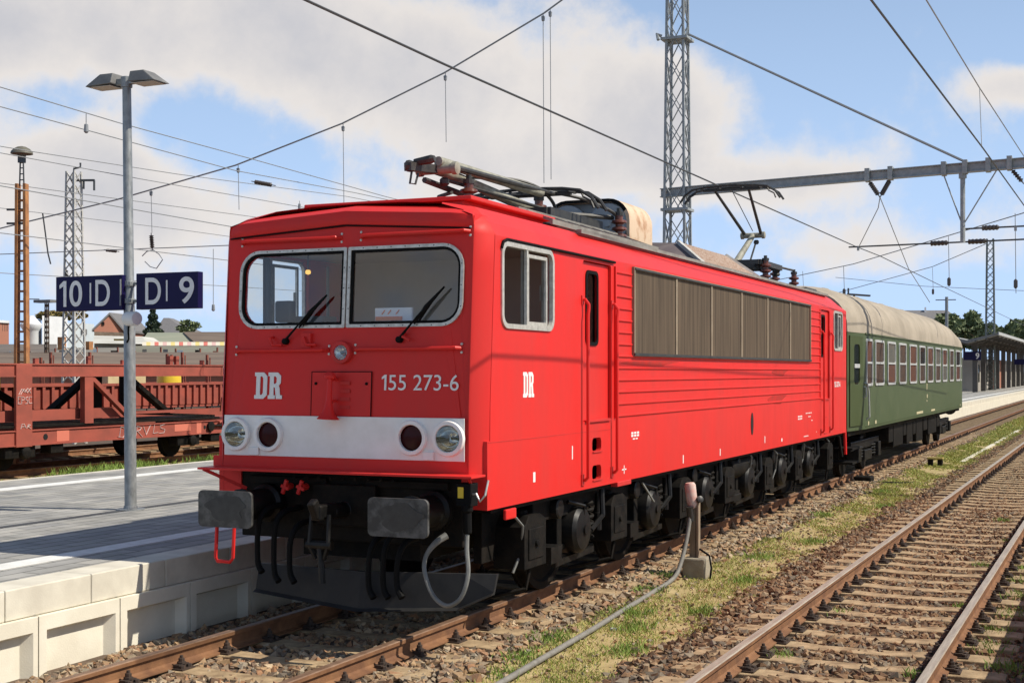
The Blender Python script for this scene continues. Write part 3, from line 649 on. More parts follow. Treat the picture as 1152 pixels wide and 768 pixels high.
# wipers
for x0, z0, x1, z1 in ((-6.765, 2.471, -6.33, 2.87), (-5.617, 2.476, -5.18, 2.915)):
    w = MB(); y = lean(2.6)-.05
    w.lathe((x0, y+.05, z0), (0,-1,0), [(0,.03),(.05,.028),(.06,.012)], 10)
    w.tube([(x0, y, z0), (x0*.45+x1*.55, y-.02, z0*.45+z1*.55)], [.012, .006], 6)
    dx, dz = x1-x0, z1-z0
    w.tube([(x0+dx*.35, y+.005, z0+dz*.30), (x0+dx*.62, y-.006, z0+dz*.62), (x1, y+.01, z1)], [.008, .020, .008], 6)
    w.tube([(x0+dx*.38+.03, y+.006, z0+dz*.34), (x0+dx*.7+.012, y+.004, z0+dz*.7)], .008, 5)
    w.build('wiper', rubber, loco)
w = MB()
for x0, z0 in ((-6.91, 2.46), (-6.56, 2.46)):
    w.tube([(x0, lean(2.5), z0+.05), (x0, lean(2.5)-.05, z0+.04), (x0+.03, lean(2.5)-.055, z0-.02), (x0+.12, lean(2.5)-.04, z0-.02)], .013, 6)
w.box(-6.60, -6.50, lean(2.5)-.03, lean(2.5)+.02, 2.41, 2.54); w.tube([(-5.58, lean(2.5), 2.53), (-5.57, lean(2.5)-.05, 2.50), (-5.50, lean(2.5)-.05, 2.47)], .013, 6)
w.build('wiper_guard', red, loco)
# --- front handrails
for x0, x1, z in ((-7.27, -6.24, 3.372), (-6.03, -4.99, 3.380), (-7.29, -6.33, 2.392), (-6.05, -5.04, 2.40)):
    w = MB(); y = lean(z)-.055
    w.tube([(x0, lean(z), z-.012), (x0+.03, y, z-.006), (x0+.07, y, z), (x1-.07, y, z), (x1-.03, y, z+.003), (x1, lean(z), z)], .016, 8)
    h_ = w.build('handrail', red, loco, smooth=True)
    w = MB()
    for xx in (x0-.008, x1+.008):
        for zz in (z-.035, z+.035): w.lathe((xx, lean(zz)+.001, zz), (0,-1,0), [(0,.013),(.008,.010)], 8)
    w.build('bolt', trim, h_)
# --- lamps
def lamp(x, z, ro, ri, rim, lens, name, y=None, deep=.045):
    y = (lean(z) if y is None else y); w = MB()
    w.lathe((x, y+.01, z), (0,-1,0), [(.022, ro),(.045, ro),(.058, ro*.96),(.060, ri*1.08),(.052, ri*1.02),(.024, ri*1.02)], 28) if deep > .1 else w.lathe((x, y+.01, z), (0,-1,0), [(0, ro),(.045, ro),(.058, ro*.96),(.060, ri*1.08),(.052, ri),(.0, ri*.9)], 28)
    if deep > .1: w.f = [f for f in w.f if len(f) == 4]; w.m = [0]*len(w.f)
    o = w.build(name, rim, loco, smooth=True)
    w = MB()
    if lens is lensm:
        w.lathe((x, y+(.11 if deep > .1 else .006), z), (0,-1,0), [(0,.03),(.006,.05),(.026,.075),(.06,.095),(.11,.108),(.148,ri*1.0)] if deep > .1 else [(0,ri*.15),(.004,ri*.35),(.014,ri*.72),(.034,ri*.985)], 28); w.f = [f for f in w.f if len(f) == 4 or f[0] < 28]; w.m = [0]*len(w.f); w.build('reflector', lens, o, smooth=True)
        w = MB(); w.lathe((x, y+(.10 if deep > .1 else -.004), z), (0,-1,0), [(0,.016),(.05,.016),(.06,.012)] if deep > .1 else [(0,.016),(.02,.016),(.03,.010)], 10); w.build('bulb', darkm, o)
        w = MB(); w.lathe((x, y-.046, z), (0,-1,0), [(0,ri*.99),(.006,ri*.7),(.010,.001)], 24); w.build('lamp_glass', glassm, o, smooth=True)
    else:
        w.lathe((x, y+.015, z), (0,-1,0), [(0,ri*1.1),(.022,ri*1.1),(.032,ri*.6),(.035,.001)], 24); w.build('lens', lens, o, smooth=True)
    return o
wb = MB(); wb.plate([[(-7.40, 1.455), (-4.985, 1.455), (-4.985, 1.815), (-7.40, 1.815)]]+[circ(x, 1.645, .125) for x in LAMPX], yfun, YF-.002, YF-.012); wb.build('front_band', white_p, loco, bevel=.004)
for x, l in ((-7.262, lensm), (-6.917, lensr), (-5.478, lensr), (-5.128, lensm)): lamp(x, 1.645, .150, .108, white_p, l, 'headlight', deep=.15)
lamp(-6.18, 2.37, .098, .064, redd, lensm, 'top_headlight')
w = MB()
for x in (-7.07, -5.315): w.box(x-.05, x+.05, YF-.035, YF-.012, 1.46, 1.53)
w.build('lamp_bracket', white_p, loco, bevel=.004)
# --- nose hatch and horn
w = MB(); hz = lambda u, v, t: (u, lean(v)+t, v)
w.prism([(-6.485, 1.82), (-5.885, 1.82), (-5.885, 2.2), (-6.485, 2.2)], hz, -.008, 0); ho = w.build('nose_hatch', red, loco, bevel=.004)
w = MB()
for k in range(4): w.box(-6.19, -6.09, lean(2)-.016, lean(2)-.008, 1.88+k*.07, 1.91+k*.07)
w.build('louvre', redd, ho)
w = MB()
for u0, u1, v0, v1 in ((-6.489, -5.881, 2.199, 2.205), (-6.489, -6.483, 1.82, 2.2), (-5.887, -5.881, 1.82, 2.2)): w.prism([(u0, v0), (u1, v0), (u1, v1), (u0, v1)], hz, -.0095, -.002)
for xx in (-6.44, -5.93): w.lathe((xx, lean(2.1)-.008, 2.1), (0,-1,0), [(0,.014),(.01,.012)], 8)
w.build('hatch_seam', rubber, ho)
w = MB(); y = lean(2)-.10
w.lathe((-6.235, y, 2.17), (-.02,-.06,-1), [(-.03,.03),(0,.052),(.025,.050),(.03,.022),(.2,.026),(.28,.040),(.34,.066),(.375,.098),(.38,.092),(.35,.05)], 20)
w.tube([(-6.235, y, 2.14), (-6.235, lean(2), 2.14)], .02, 6); w.tube([(-6.235, y, 1.95), (-6.235, lean(2), 1.95)], .014, 6); w.build('horn', red, loco, smooth=True)
# --- writing on the nose
DPOLY = [[(0,0),(.46,0),(.64,.14),(.64,.86),(.46,1),(0,1),(0,.86),(.08,.86),(.08,.14),(0,.14)], [(.28,.15),(.38,.15),(.44,.22),(.44,.78),(.38,.85),(.28,.85)]]
RPOLY = [[(0,0),(.36,0),(.36,.14),(.28,.14),(.28,.43),(.35,.43),(.42,0),(.72,0),(.72,.14),(.62,.14),(.58,.42),(.54,.5),(.64,.6),(.64,.87),(.48,1),(0,1),(0,.86),(.08,.86),(.08,.14),(0,.14)], [(.28,.57),(.37,.57),(.43,.63),(.43,.79),(.37,.85),(.28,.85)]]
def dr_logo(x0, z0, h, wid, fn, t0, t1):
    b = MB(); k = wid/1.42
    b.plate([[(x0+u*k, z0+v*h) for u, v in l] for l in DPOLY], fn, t0, t1); b.plate([[(x0+(u+.70)*k, z0+v*h) for u, v in l] for l in RPOLY], fn, t0, t1); return b
dr_logo(-7.085, 1.962, .235, .292, hz, .001, -.005).build('lettering', letter_w, loco)
text_mesh('running_number', '155 273-6', .132, letter_w, loco, (-5.785, lean(2.1)-.006, 2.045), (1,0,0), (0,.066,1), width=.735, bold=.0)
# --- visor, skirt front, beam
w = MB(); w.prism([(M-1.345, 1.352), (M-1.345, 1.332), (M+1.375, 1.332), (M+1.375, 1.352)], lambda u, v, t: (u, t, v), 9.92, 10.19); vo = w.build('front_visor', red, loco, bevel=.004)
w = MB(); w.box(M-1.35, M+1.15, 10.165, 10.175, 1.353, 1.446)
w.build('lower_apron', red, loco)
w = MB()
for k in range(6): w.lathe((M-1.08+k*.44, 10.165, 1.405), (0,-1,0), [(0,.012),(.008,.009)], 8)
w.build('apron_bolt', trim, loco)
w = MB()
w.bar((M-1.3, 9.95, 1.335), (M-1.05, 10.25, 1.15), .03, .03); w.bar((M+1.34, 9.95, 1.33), (M+1.25, 10.26, 1.15), .02, .02); w.build('visor_strut', red, loco)
w = MB(); w.box(M-1.12, M+1.12, 10.28, 10.40, .72, 1.33); w.box(M-.32, M+.32, 10.2, 10.28, .86, 1.22); w.box(M-1.0, M-.2, 10.24, 10.28, 1.2, 1.27); w.box(M+.2, M+1.0, 10.24, 10.28, 1.2, 1.27)
for k in range(9): w.lathe((M-.5+k*.125, 10.2, 1.27), (0,-1,0), [(0,.022),(.012,.018)], 6)
w.build('buffer_beam', under, loco, bevel=.01)
for x in (-7.005, -5.322):
    w = MB(); w.lathe((x, 10.3, 1.03), (0,-1,0), [(0,.17),(.1,.17),(.12,.135),(.42,.135),(.44,.155),(.47,.155),(.48,.10),(.66,.10)], 20); bo = w.build('buffer', underg, loco, smooth=True)
    w = MB(); w.plate([rr(x-.275, x+.275, .872, 1.185, .045)], yfun, 9.63, 9.60); bp_ = w.build('buffer_plate', bufm, bo, bevel=.012)
    w = MB(); w.plate([[(x+.02+(.19+.03*math.sin(3*t+x)+.02*math.sin(7*t))*math.cos(t), 1.035+(.11+.014*math.sin(4*t+x*3))*math.sin(t)) for t in np.linspace(0, 2*math.pi, 40)[:-1]]], yfun, 9.5995, 9.597); w.build('grease_patch', greasem, bp_)
# U grab iron under the left buffer
w = MB(); w.tube([(-7.17, 9.72, .88), (-7.17, 9.70, .60), (-7.15, 9.70, .565), (-7.02, 9.70, .565), (-6.99, 9.70, .60), (-6.99, 9.72, .88)], .016, 8); w.build('shunter_grab_iron', red, loco, smooth=True)
# coupling hook, screw coupling, air hoses and cocks
w = MB(); w.lathe((M, 10.25, 1.0), (0,-1,0), [(0,.14),(.04,.14),(.05,.07),(.25,.06)], 14); w.box(M-.05, M+.05, 9.75, 10.05, .95, 1.08); w.bar((M, 9.78, .98), (M, 9.70, 1.12), .07, .09); co_ = w.build('coupling_hook', underg, loco, bevel=.015)
w = MB()
for s_ in (-.085, .085): w.tube([(M+s_, 9.83, 1.0), (M+s_*1.1, 9.80, .74), (M+s_*.5, 9.82, .62)], .02, 6)
w.lathe((M-.12, 9.82, .74), (1,0,0), [(0,.04),(.24,.04)], 10); w.tube([(M, 9.82, .74), (M+.04, 9.80, .42)], .028, 8); w.build('screw_link', underg, co_)
w = MB()
for x, l, z in ((-6.83, .55, 1.02), (-6.66, .60, 1.0), (-6.5, .5, .9), (-5.72, .5, .82), (-5.58, .52, .85), (-5.45, .46, .8)):
    w.tube([(x, 10.25, z), (x, 9.98, z-.02), (x-.02, 9.88, z-.14), (x-.03, 9.88, z-l+.1), (x+.03, 9.86, z-l)], [.028,.028,.024,.024,.030], 8, soft=4)
w.build('air_hose', rubber, loco, smooth=True)
w = MB()
for x in (-6.74, -6.58):
    w.lathe((x, 10.22, 1.19), (0,-1,0), [(0,.03),(.08,.03)], 8); w.bar((x-.03, 10.13, 1.13), (x+.02, 10.12, 1.25), .022, .03); w.bar((x-.035, 10.12, 1.20), (x+.04, 10.12, 1.17), .02, .026)
w.build('red_air_cock', red, loco)
w = MB()
w.box(-4.99, -4.85, 9.98, 10.12, 1.10, 1.29); w.lathe((-4.905, 10.02, 1.12), (.03,0,-1), [(0,.05),(.06,.05),(.07,.038),(.24,.036),(.25,.02)], 12); jb = w.build('heating_socket', rubber, loco, bevel=.008)
w = MB(); w.box(-4.965, -4.915, 9.972, 9.98, 1.17, 1.26); w.build('yellow_plate', yellow, jb)
w = MB(); w.tube([(-4.90, 10.02, .90), (-4.885, 9.98, .75), (-4.85, 9.93, .55), (-4.90, 9.9, .37), (-5.02, 9.88, .30), (-5.16, 9.9, .38), (-5.26, 9.95, .56), (-5.27, 10.0, .68), (-5.21, 10.05, .78), (-5.14, 10.12, .84)], [.019]*8+[.026, .032], 8, soft=5); w.build('heating_cable', hosem, loco, smooth=True)
w = MB(); w.tube([(-4.86, 10.02, 1.2), (-4.80, 9.98, 1.21), (-4.76, 9.97, 1.15), (-4.72, 9.98, 1.2), (-4.71, 10.02, 1.32)], .009, 6); w.build('visor_cable', trim, loco)
# snow plough
w = MB(); rings = []
for t in np.linspace(0, 1, 9):
    x = -7.02+(2.33)*t; e = abs(t-.5)*2; yb = 9.88+.20*e; zt = .50+.04*t; zb = .20+.06*e
    if t == 1: zb = .38
    rings.append([(x, yb+.06, zt), (x, yb, zb+.02), (x, yb-.05, zb), (x, yb+.02, zb), (x, yb+.10, zt)])
w.loft(rings, closed=True, caps=True); w.build('snow_plough', pm('plough_grey', (.018, .018, .0185), (.03, .029, .028), scale=5, rough=.6, spec=.25), loco, label='grey black snow plough blade under the buffers')
# --- windows and doors of the cabs
def side_window(xs, sx, y0, y1, z0, z1, g_, mull=.47):
    f_ = lambda u, v, t: (xs+sx*t, u, v); w = MB()
    w.plate([rr(y0, y1, z0, z1, .12), rr(y0+.042, y1-.042, z0+.042, z1-.042, .085)], f_, -.02, .016); ym = y0+(y1-y0)*mull
    w.prism([(ym-.016, z0+.03), (ym+.016, z0+.03), (ym+.016, z1-.03), (ym-.016, z1-.03)], f_, -.015, .012)
    o = w.build('side_window', trim, loco)
    w = MB(); w.plate([[(ym+.018, z0+.042), (y1-.15, z0+.042), (y1-.15, z1-.075), (ym+.018, z1-.075)], [(ym+.05, z0+.075), (y1-.18, z0+.075), (y1-.18, z1-.105), (ym+.05, z1-.105)]], f_, -.018, .004)
    w.box(xs+sx*.004, xs+sx*.014, y1-.20, y1-.17, z0+.28, z0+.42); w.build('sliding_sash', trim, o)
    w = MB(); w.face(rr(y0+.03, y1-.03, z0+.03, z1-.03, .09), f_, -.019); w.build('pane', g_, o); return o
side_window(XR, 1, 10.53, 11.70, 2.575, 3.325, glassd); side_window(XL, -1, 10.53, 11.70, 2.575, 3.325, glassm)
side_window(XR, 1, 25.12, 25.99, 2.59, 3.325, glassd, .5)
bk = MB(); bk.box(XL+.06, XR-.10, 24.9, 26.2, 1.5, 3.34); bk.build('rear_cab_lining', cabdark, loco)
def cab_door(xs, sx, y0, y1, wy0, wy1, g_, step):
    f_ = lambda u, v, t: (xs+sx*t, u, v); w = MB(); wz0, wz1 = 2.48, 3.20
    w.plate([[(y0+.012, 1.72), (y1-.012, 1.72), (y1-.012, 3.29), (y0+.012, 3.29)], rr(wy0, wy1, wz0, wz1, .06)], f_, -.055, -.03); d_ = w.build('cab_door', red, loco)
    w = MB(); w.plate([rr(wy0-.015, wy1+.015, wz0-.015, wz1+.015, .07), rr(wy0+.02, wy1-.02, wz0+.02, wz1-.02, .05)], f_, -.03, -.018); w.build('window_seal', rubber, d_)
    w = MB(); w.face(rr(wy0, wy1, wz0, wz1, .06), f_, -.045); w.build('pane', g_, d_)
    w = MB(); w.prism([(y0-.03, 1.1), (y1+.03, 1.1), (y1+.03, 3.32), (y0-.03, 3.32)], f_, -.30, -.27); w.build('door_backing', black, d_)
    w = MB(); w.prism([(y0+.05, 1.702), (y1-.05, 1.702), (y1-.05, 1.725), (y0+.05, 1.725)], f_, -.03, .02); w.build('door_sill', redd, d_)
    for yy, a, b in ((y0-.02, 1.14, 2.86), (y1+.02, 1.16, 2.85)):
        w = MB(); w.tube([(xs, yy, b+.05), (xs+sx*.03, yy, b+.05), (xs+sx*.06, yy+.02, b), (xs+sx*.06, yy+.02, b-.04), (xs+sx*.06, yy, b-.10), (xs+sx*.06, yy, a+.03), (xs+sx*.03, yy, a), (xs, yy, a)], .017, 8)
        h_ = w.build('door_handrail', red, loco, smooth=True)
        w = MB(); w.prism([(yy-.04, a-.05), (yy+.04, a-.05), (yy+.04, a+.06), (yy-.04, a+.06)], f_, 0, .014)
        w.prism([(yy-.03, b), (yy+.03, b), (yy+.03, b+.09), (yy-.03, b+.09)], f_, 0, .012); w.build('handrail_foot', redd, h_)
    w = MB()
    ym = (y0+y1)/2
    for zz in (1.405, 1.12): w.prism(rr(ym-.15+.01, ym+.12, zz-.012, zz, .003), f_, -.05, .012)
    w.build('footstep', redd, loco)
    return d_
cab_door(XR, 1, 12.47, 13.27, 12.62, 12.94, glassd, True); cab_door(XR, 1, 24.02, 24.78, 24.14, 24.46, glassd, True)
cab_door(XL, -1, 12.47, 13.27, 12.62, 12.94, glassd, True)
# --- ribs, radiator grille
w = MB()
def rib(y0, y1, z):
    pts = [(0, -.018), (.016, -.008), (.016, .006), (0, .014)]
    w.add([(XR+a-.001, y0, z+b) for a, b in pts]+[(XR+a-.001, y1, z+b) for a, b in pts], [(0,1,5,4),(1,2,6,5),(2,3,7,6),(0,3,2,1),(4,5,6,7)])
for k in range(13):
    z = 1.742+k*.1255
    if z < 2.38: rib(13.40, 23.90, z)
    else: rib(13.40, 13.90, z); rib(23.07, 23.90, z)
w.box(XR, XR+.02, 13.36, 13.39, 1.72, 3.30); w.box(XR, XR+.014, 23.905, 23.93, 1.72, 3.30); w.build('side_ribs', red, loco)
gy0, gy1, gz0, gz1 = 13.96, 23.01, 2.405, 3.305
w = MB(); fg = lambda u, v, t: (XR+t, u, v)
w.plate([[(gy0-.035, gz0-.035), (gy1+.035, gz0-.035), (gy1+.035, gz1+.03), (gy0-.035, gz1+.03)], [(gy0, gz0), (gy1, gz0), (gy1, gz1), (gy0, gz1)]], fg, 0, .03)
for k in range(1, 6):
    yy = gy0+(gy1-gy0)*k/6; w.box(XR+.002, XR+.026, yy-.030, yy+.030, gz0, gz1)
go = w.build('radiator_grille', pm('grille_frame', (.30, .235, .16), (.22, .17, .115), scale=4, rough=.6), loco)
for k in range(6):
    a, b = gy0+(gy1-gy0)*k/6+.022, gy0+(gy1-gy0)*(k+1)/6-.022; w = MB(); n_ = 40; row = []
    for j in range(n_*2+1):
        row.append((XR+(.014 if j % 2 else .003), a+(b-a)*j/(n_*2)))
    w.loft([[(x, y, gz0) for x, y in row], [(x, y, gz1) for x, y in row]]); w.build('slat_panel', grillem, go)
w = MB(); w.box(XR+.03, XR+.042, gy0-.04, gy1+.04, gz0-.03, gz0+.0); w.box(XR+.03, XR+.04, gy0-.02, gy1+.02, gz1, gz1+.02); w.build('grille_rim', darkm, go)
# --- side lettering and small marks
dr_logo(11.0, 1.975, .225, .245, lambda u, v, t: (XR+t, u, v), -.001, .003).build('lettering', letter_w, loco)
w = MB(); w.box(XR, XR+.003, 10.28, 12.33, 1.606, 1.613); w.box(XR, XR+.003, 12.33, 13.25, 1.606, 1.611); w.build('panel_seam', redd, loco)
w = MB()
for y, z, h, wd in ((11.25, 1.21, .09, .05), (12.18, 1.36, .13, .022), (13.67, 1.12, .09, .018), (15.8, 1.10, .10, .03), (19.9, 1.15, .10, .03), (17.45, 1.10, .09, .03), (21.0, 1.12, .05, .06)): w.box(XR, XR+.003, y-wd/2, y+wd/2, z, z+h)
w.box(XR, XR+.003, 13.60, 13.74, 1.16, 1.172)
w.build('white_mark', letter_w, loco)
text_mesh('running_number', '155 273-6', .10, letter_w, loco, (XR+.003, 25.22, 1.92), (0,1,0), (0,0,1), width=.56, bold=.014)
w = MB()   # tiny stencilled data, too small to read in the photograph: short dashes
for y0, z, n_, ww in ((13.9, 1.53, 3, .09), (13.9, 1.50, 3, .09), (13.95, 1.47, 2, .09), (22.15, 1.46, 3, .11), (22.15, 1.42, 3, .11), (22.75, 1.50, 4, .12), (22.95, 1.44, 2, .10), (23.2, 1.37, 1, .12), (22.6, 1.12, 4, .09), (23.6, 1.16, 1, .05)):
    ww *= .75
    for k in range(n_): w.box(XR, XR+.003, y0+k*ww*1.4, y0+k*ww*1.4+ww, z, z+.014+.008*(n_ == 3))
w.build('data_lettering', letter_w, loco)
w = MB()
for y0, z0, dy, dz in ((20.9, 2.20, .5, .05), (20.7, 1.79, .55, .07), (14.6, 2.30, .9, .03)):
    w.prism([(y0+dy*(math.cos(t)+.25*math.sin(3*t)), z0+dz*(math.sin(t)+.3*math.cos(2*t))) for t in np.linspace(0, 2*math.pi, 26)[:-1]], fg, -.001, .0012)
w.build('soot_stain', pm('soot_stain', (.36, .040, .032), (.50, .034, .028), scale=6, rough=.6, spec=.1), loco)
w = MB(); w.prism([(19.14+.07*math.cos(t), 1.46+.16*math.sin(t)) for t in np.linspace(0, 2*math.pi, 20)[:-1]], fg, 0, .006); w.build('oval_recess', black, loco)
w = MB(); w.box(XR-.10, XR+.02, 13.42, 13.85, 1.0, 1.05); w.build('jacking_pad', redd, loco, bevel=.006)
w = MB(); w.box(XR-.02, XR+.012, 10.62, 10.84, .93, 1.02); w.build('red_lug', red, loco, bevel=.01)
w = MB()
w.tube([(XR-.03, 26.42, 1.1), (XR-.02, 26.44, .62)], .03, 6); w.build('end_step_post', red, loco)
# --- roof equipment
w = MB()
for x, z in ((-5.42, 3.80), (-5.06, 3.66)): w.bar((x, 12.2, z), (x, 15.5, z), .03, .05)
for k in range(9): w.bar((-5.42, 12.4+k*.37, 3.80), (-5.06, 12.4+k*.37, 3.67), .04, .03)
for k in range(4): w.box(-5.43, -5.40, 12.6+k*.9, 12.66+k*.9, 3.6, 3.80)
w.build('roof_ladder', roofg, loco)
def insulator(p, h=.26, r=.095, name='insulator'):
    n_ = 3; pr = [(0, r*.55), (.02, r*.55)]
    for k in range(n_):
        z = .03+(h-.05)*k/n_; s_ = (h-.05)/n_; pr += [(z, r*.5), (z+s_*.25, r), (z+s_*.55, r*.92), (z+s_*.7, r*.5)]
    pr += [(h, r*.5)]; w = MB(); w.lathe(p, (0,0,1), pr, 16); o = w.build(name, insb, loco, smooth=True)
    w = MB(); w.lathe((p[0], p[1], p[2]+h), (0,0,1), [(0, r*.62), (.045, r*.62), (.05, r*.3), (.09, r*.3)], 12); w.lathe(p, (0,0,-1), [(0, r*.9), (.03, r*.9)], 12); w.build('insulator_cap', darkm, o); return o
for p in ((-6.0, 14.1, 3.83), (-5.42, 15.15, 3.74), (-6.75, 14.1, 3.83), (-6.0, 12.3, 3.79)): insulator(p, .30)
for p in ((-6.0, 25.5, 3.80), (-5.75, 26.0, 3.74), (-6.6, 25.3, 3.80), (-5.55, 22.9, 3.76)): insulator(p, .33, .10)
w = MB()
w.tube([(-6.45, 13.2, 4.30), (-6.2, 13.8, 4.34), (-6.02, 14.1, 4.28), (-5.95, 14.35, 4.16), (-5.93, 14.45, 4.04)], .02, 6, soft=4); w.tube([(-5.95, 14.2, 4.24), (-5.70, 14.6, 4.20), (-5.50, 15.0, 4.10), (-5.43, 15.15, 4.02)], .02, 6, soft=4)
w.tube([(-6.75, 14.1, 4.2), (-6.0, 14.1, 4.2)], .02, 6); w.tube([(-6.0, 14.1, 4.0), (-5.5, 15.15, 4.02)], .03, 6)
w.tube([(-6.6, 25.3, 4.2), (-6.0, 25.5, 4.2), (-5.75, 26.0, 4.14)], .022, 6); w.tube([(-6.19, 23.9, 4.1), (-6.0, 25.5, 4.18)], .022, 6); w.build('roof_busbar', darkm, loco)
# pantographs
def frame_mb(y0, y1, z):
    b = MB()
    for x in (M-.55, M+.55): b.bar((x, y0, z), (x, y1, z), .07, .09)
    for y in (y0, (y0+y1)/2, y1): b.bar((M-.55, y, z), (M+.55, y, z), .08, .08)
    for x in (M-.5, M+.5):
        for y in (y0+.1, y1-.1): b.lathe((x, y, z-.15), (0,0,1), [(0,.05),(.03,.07),(.06,.05),(.09,.07),(.12,.05)], 10)
    b.box(M-.3, M+.25, (y0+y1)/2+.15, (y0+y1)/2+.6, z-.02, z+.12)
    return b
def head_mb(y, z):
    b = MB()
    for dy in (-.13, .13):
        pts = [(M+u, y+dy, z+v) for u, v in ((-.88,-.24),(-.80,-.12),(-.66,-.03),(-.45,0.0),(0,.02),(.45,0),(.66,-.03),(.80,-.12),(.88,-.24))]; b.tube(pts, .020, 6)
    for u in (-.5, -.2, .2, .5): b.bar((M+u, y-.13, z-.02), (M+u, y+.13, z-.02), .03)
    for u in (-.62, .62): b.tube([(M+u, y, z-.02), (M+u*1.05, y, z-.09), (M+u*1.2, y, z-.14), (M+u*1.25, y, z-.22)], .014, 5)
    b.box(M-.5, M+.5, y-.03, y+.03, z-.06, z-.02); return b
def pantograph(kn, base, hd, lab):
    # kn knee, base foot of the lower arm, hd collector head
    p = frame_mb(base.y-.75, base.y+.85, base.z-.05).build('pantograph', darkm, loco, label=lab)
    w = MB(); w.tube([base, kn], [.062, .048], 12); w.build('lower_arm', panm, p, smooth=True)
    w = MB(); w.tube([(kn.x-.17, kn.y, kn.z), (kn.x+.17, kn.y, kn.z)], .05, 10)
    for s_ in (-1, 1): w.lathe((kn.x+s_*.17, kn.y, kn.z), (s_, 0, 0), [(0,.065),(.05,.065),(.06,.04)], 10)
    w.build('knee_joint', panm, p, smooth=True)
    for s_ in (-1, 1):
        w = MB(); w.tube([(kn.x+s_*.15, kn.y, kn.z+.02), (hd.x+s_*.30, hd.y, hd.z-.04)], [.030, .024], 8); w.build('upper_arm', darkm, p)
    w = MB(); w.tube([base+Vector((.16, .35, .02)), kn+Vector((.05, .05, -.10))], .018, 6); w.tube([kn+Vector((.0, -.02, .08)), hd+Vector((0, 0, -.04))], .008, 5)
    w.lathe(kn+Vector((.05, .05, -.16)), (0,0,1), [(0,.03),(.02,.05),(.06,.05),(.08,.03)], 8); w.build('guide_rod', darkm, p)
    head_mb(hd.y, hd.z).build('collector_head', darkm, p); return p
pr_ = pantograph(Vector((M, 24.58, 4.70)), Vector((M-.05, 23.55, 4.12)), Vector((M, 23.08, 5.40)), 'raised pantograph near the rear cab')
pf_ = pantograph(Vector((M+.02, 11.95, 4.20)), Vector((M+.20, 14.25, 3.98)), Vector((M, 14.3, 4.26)), 'folded pantograph over the front cab')
w = MB()
w.tube([(M+.05, 11.9, 4.27), (M+.26, 14.0, 4.20)], .05, 10); w.build('spring_tube', panm, pf_, smooth=True)
w = MB(); w.lathe((M-.07, 11.6, 4.19), (-1,-.3,0), [(0,.05),(.03,.06),(.06,.055),(.08,.03)], 10); w.bar((M-.10, 11.55, 4.18), (M+.0, 11.95, 4.2), .09, .08); w.lathe((M-.02, 11.66, 4.24), (1,0,.1), [(-.06,.035),(.12,.045),(.16,.03)], 8); w.tube([(M-.08, 11.6, 4.14), (M-.09, 11.58, 4.02), (M-.03, 11.58, 4.01), (M-.02, 11.62, 4.12)], .012, 5)
w.tube([(M-.05, 11.8, 4.08), (M+.10, 13.2, 3.95)], .03, 6); w.tube([(M-.2, 12.6, 3.8), (M-.15, 12.3, 3.98), (M+.05, 12.2, 4.0)], .02, 6); w.build('knee_bracket', darkm, pf_)
# cooling fan hood with two fan drums
w = MB(); hx0, hx1, hy0, hy1 = -6.75, -5.62, 16.1, 17.0; pr = []
arc = [(hx0, 3.70)]+[(hx0+.28-.28*math.cos(R(a)), 4.10+.28*math.sin(R(a))) for a in range(0, 91, 15)]+[(hx1-.28+.28*math.sin(R(a)), 4.10+.28*math.cos(R(a))) for a in range(0, 91, 15)]+[(hx1, 3.70)]
inn = [(M_+(u-M_)*.93, 3.70+(v-3.70)*.94) for u, v in arc for M_ in ((hx0+hx1)/2,)]
w.plate([inn], lambda u, v, t: (u, t, v), hy1-.02, hy0+.14)
w2 = MB(); rings = [[(u, y, v) for u, v in arc] for y in (hy0, hy1)]; w2.loft(rings); w2.loft([[(u, y, v) for u, v in inn] for y in (hy0, hy0+.14)]); w2.loft([[(u, hy0, v) for u, v in arc], [(u, hy0, v) for u, v in inn]])
hood = w2.build('fan_hood', hoodtan, loco, smooth=True, label='rust stained tan fan hood on the roof')
w.build('hood_end', hoodgrey, hood)
w = MB(); w.add([(u, hy0-.004, v) for u, v in arc]+[(u, hy0-.004, v) for u, v in inn], [(k, k+1, len(arc)+k+1, len(arc)+k) for k in range(3, len(arc)-4)]); w.build('hood_lip', rubber, hood)
for x in (-6.47, -5.91):
    w = MB(); w.lathe((x, hy0+.15, 4.06), (0,-1,0), [(0,.265),(.13,.265),(.145,.25),(.148,.045),(.19,.04)], 28); w.build('fan_drum', hoodgrey, hood, smooth=True)
# louvred roof hood
w = MB(); X0, X1, x0_, x1_ = -7.2, -5.16, -6.7, -5.66
bt = [(X0, 17.3, 3.62), (X1, 17.9, 3.62), (X1, 21.0, 3.62), (X0, 21.0, 3.62)]; tp = [(x0_, 17.7, 4.0), (x1_, 18.25, 4.0), (x1_, 20.7, 4.0), (x0_, 20.7, 4.0)]
w.add(bt+tp, [(0,1,5,4), (4,5,6,7), (2,3,7,6), (3,0,4,7)]); rh = w.build('roof_hood', hoodplum, loco, recalc=False)
w = MB(); n_ = 60; row0, row1 = [], []
for j in range(n_+1):
    t = j/n_; o_ = .015 if j % 2 else 0
    row0.append((X1+o_, 17.9+3.1*t, 3.62+o_)); row1.append((x1_+o_, 18.25+2.45*t, 4.0+o_))
w.loft([row0, row1]); w.build('louvred_slope', rustslope, rh)
w = MB(); w.bar((X1+.02, 17.88, 3.63), (x1_+.01, 18.24, 4.01), .05); w.bar((X1+.02, 21.0, 3.63), (x1_+.01, 20.7, 4.01), .06); w.build('hood_edge', mastw, rh)
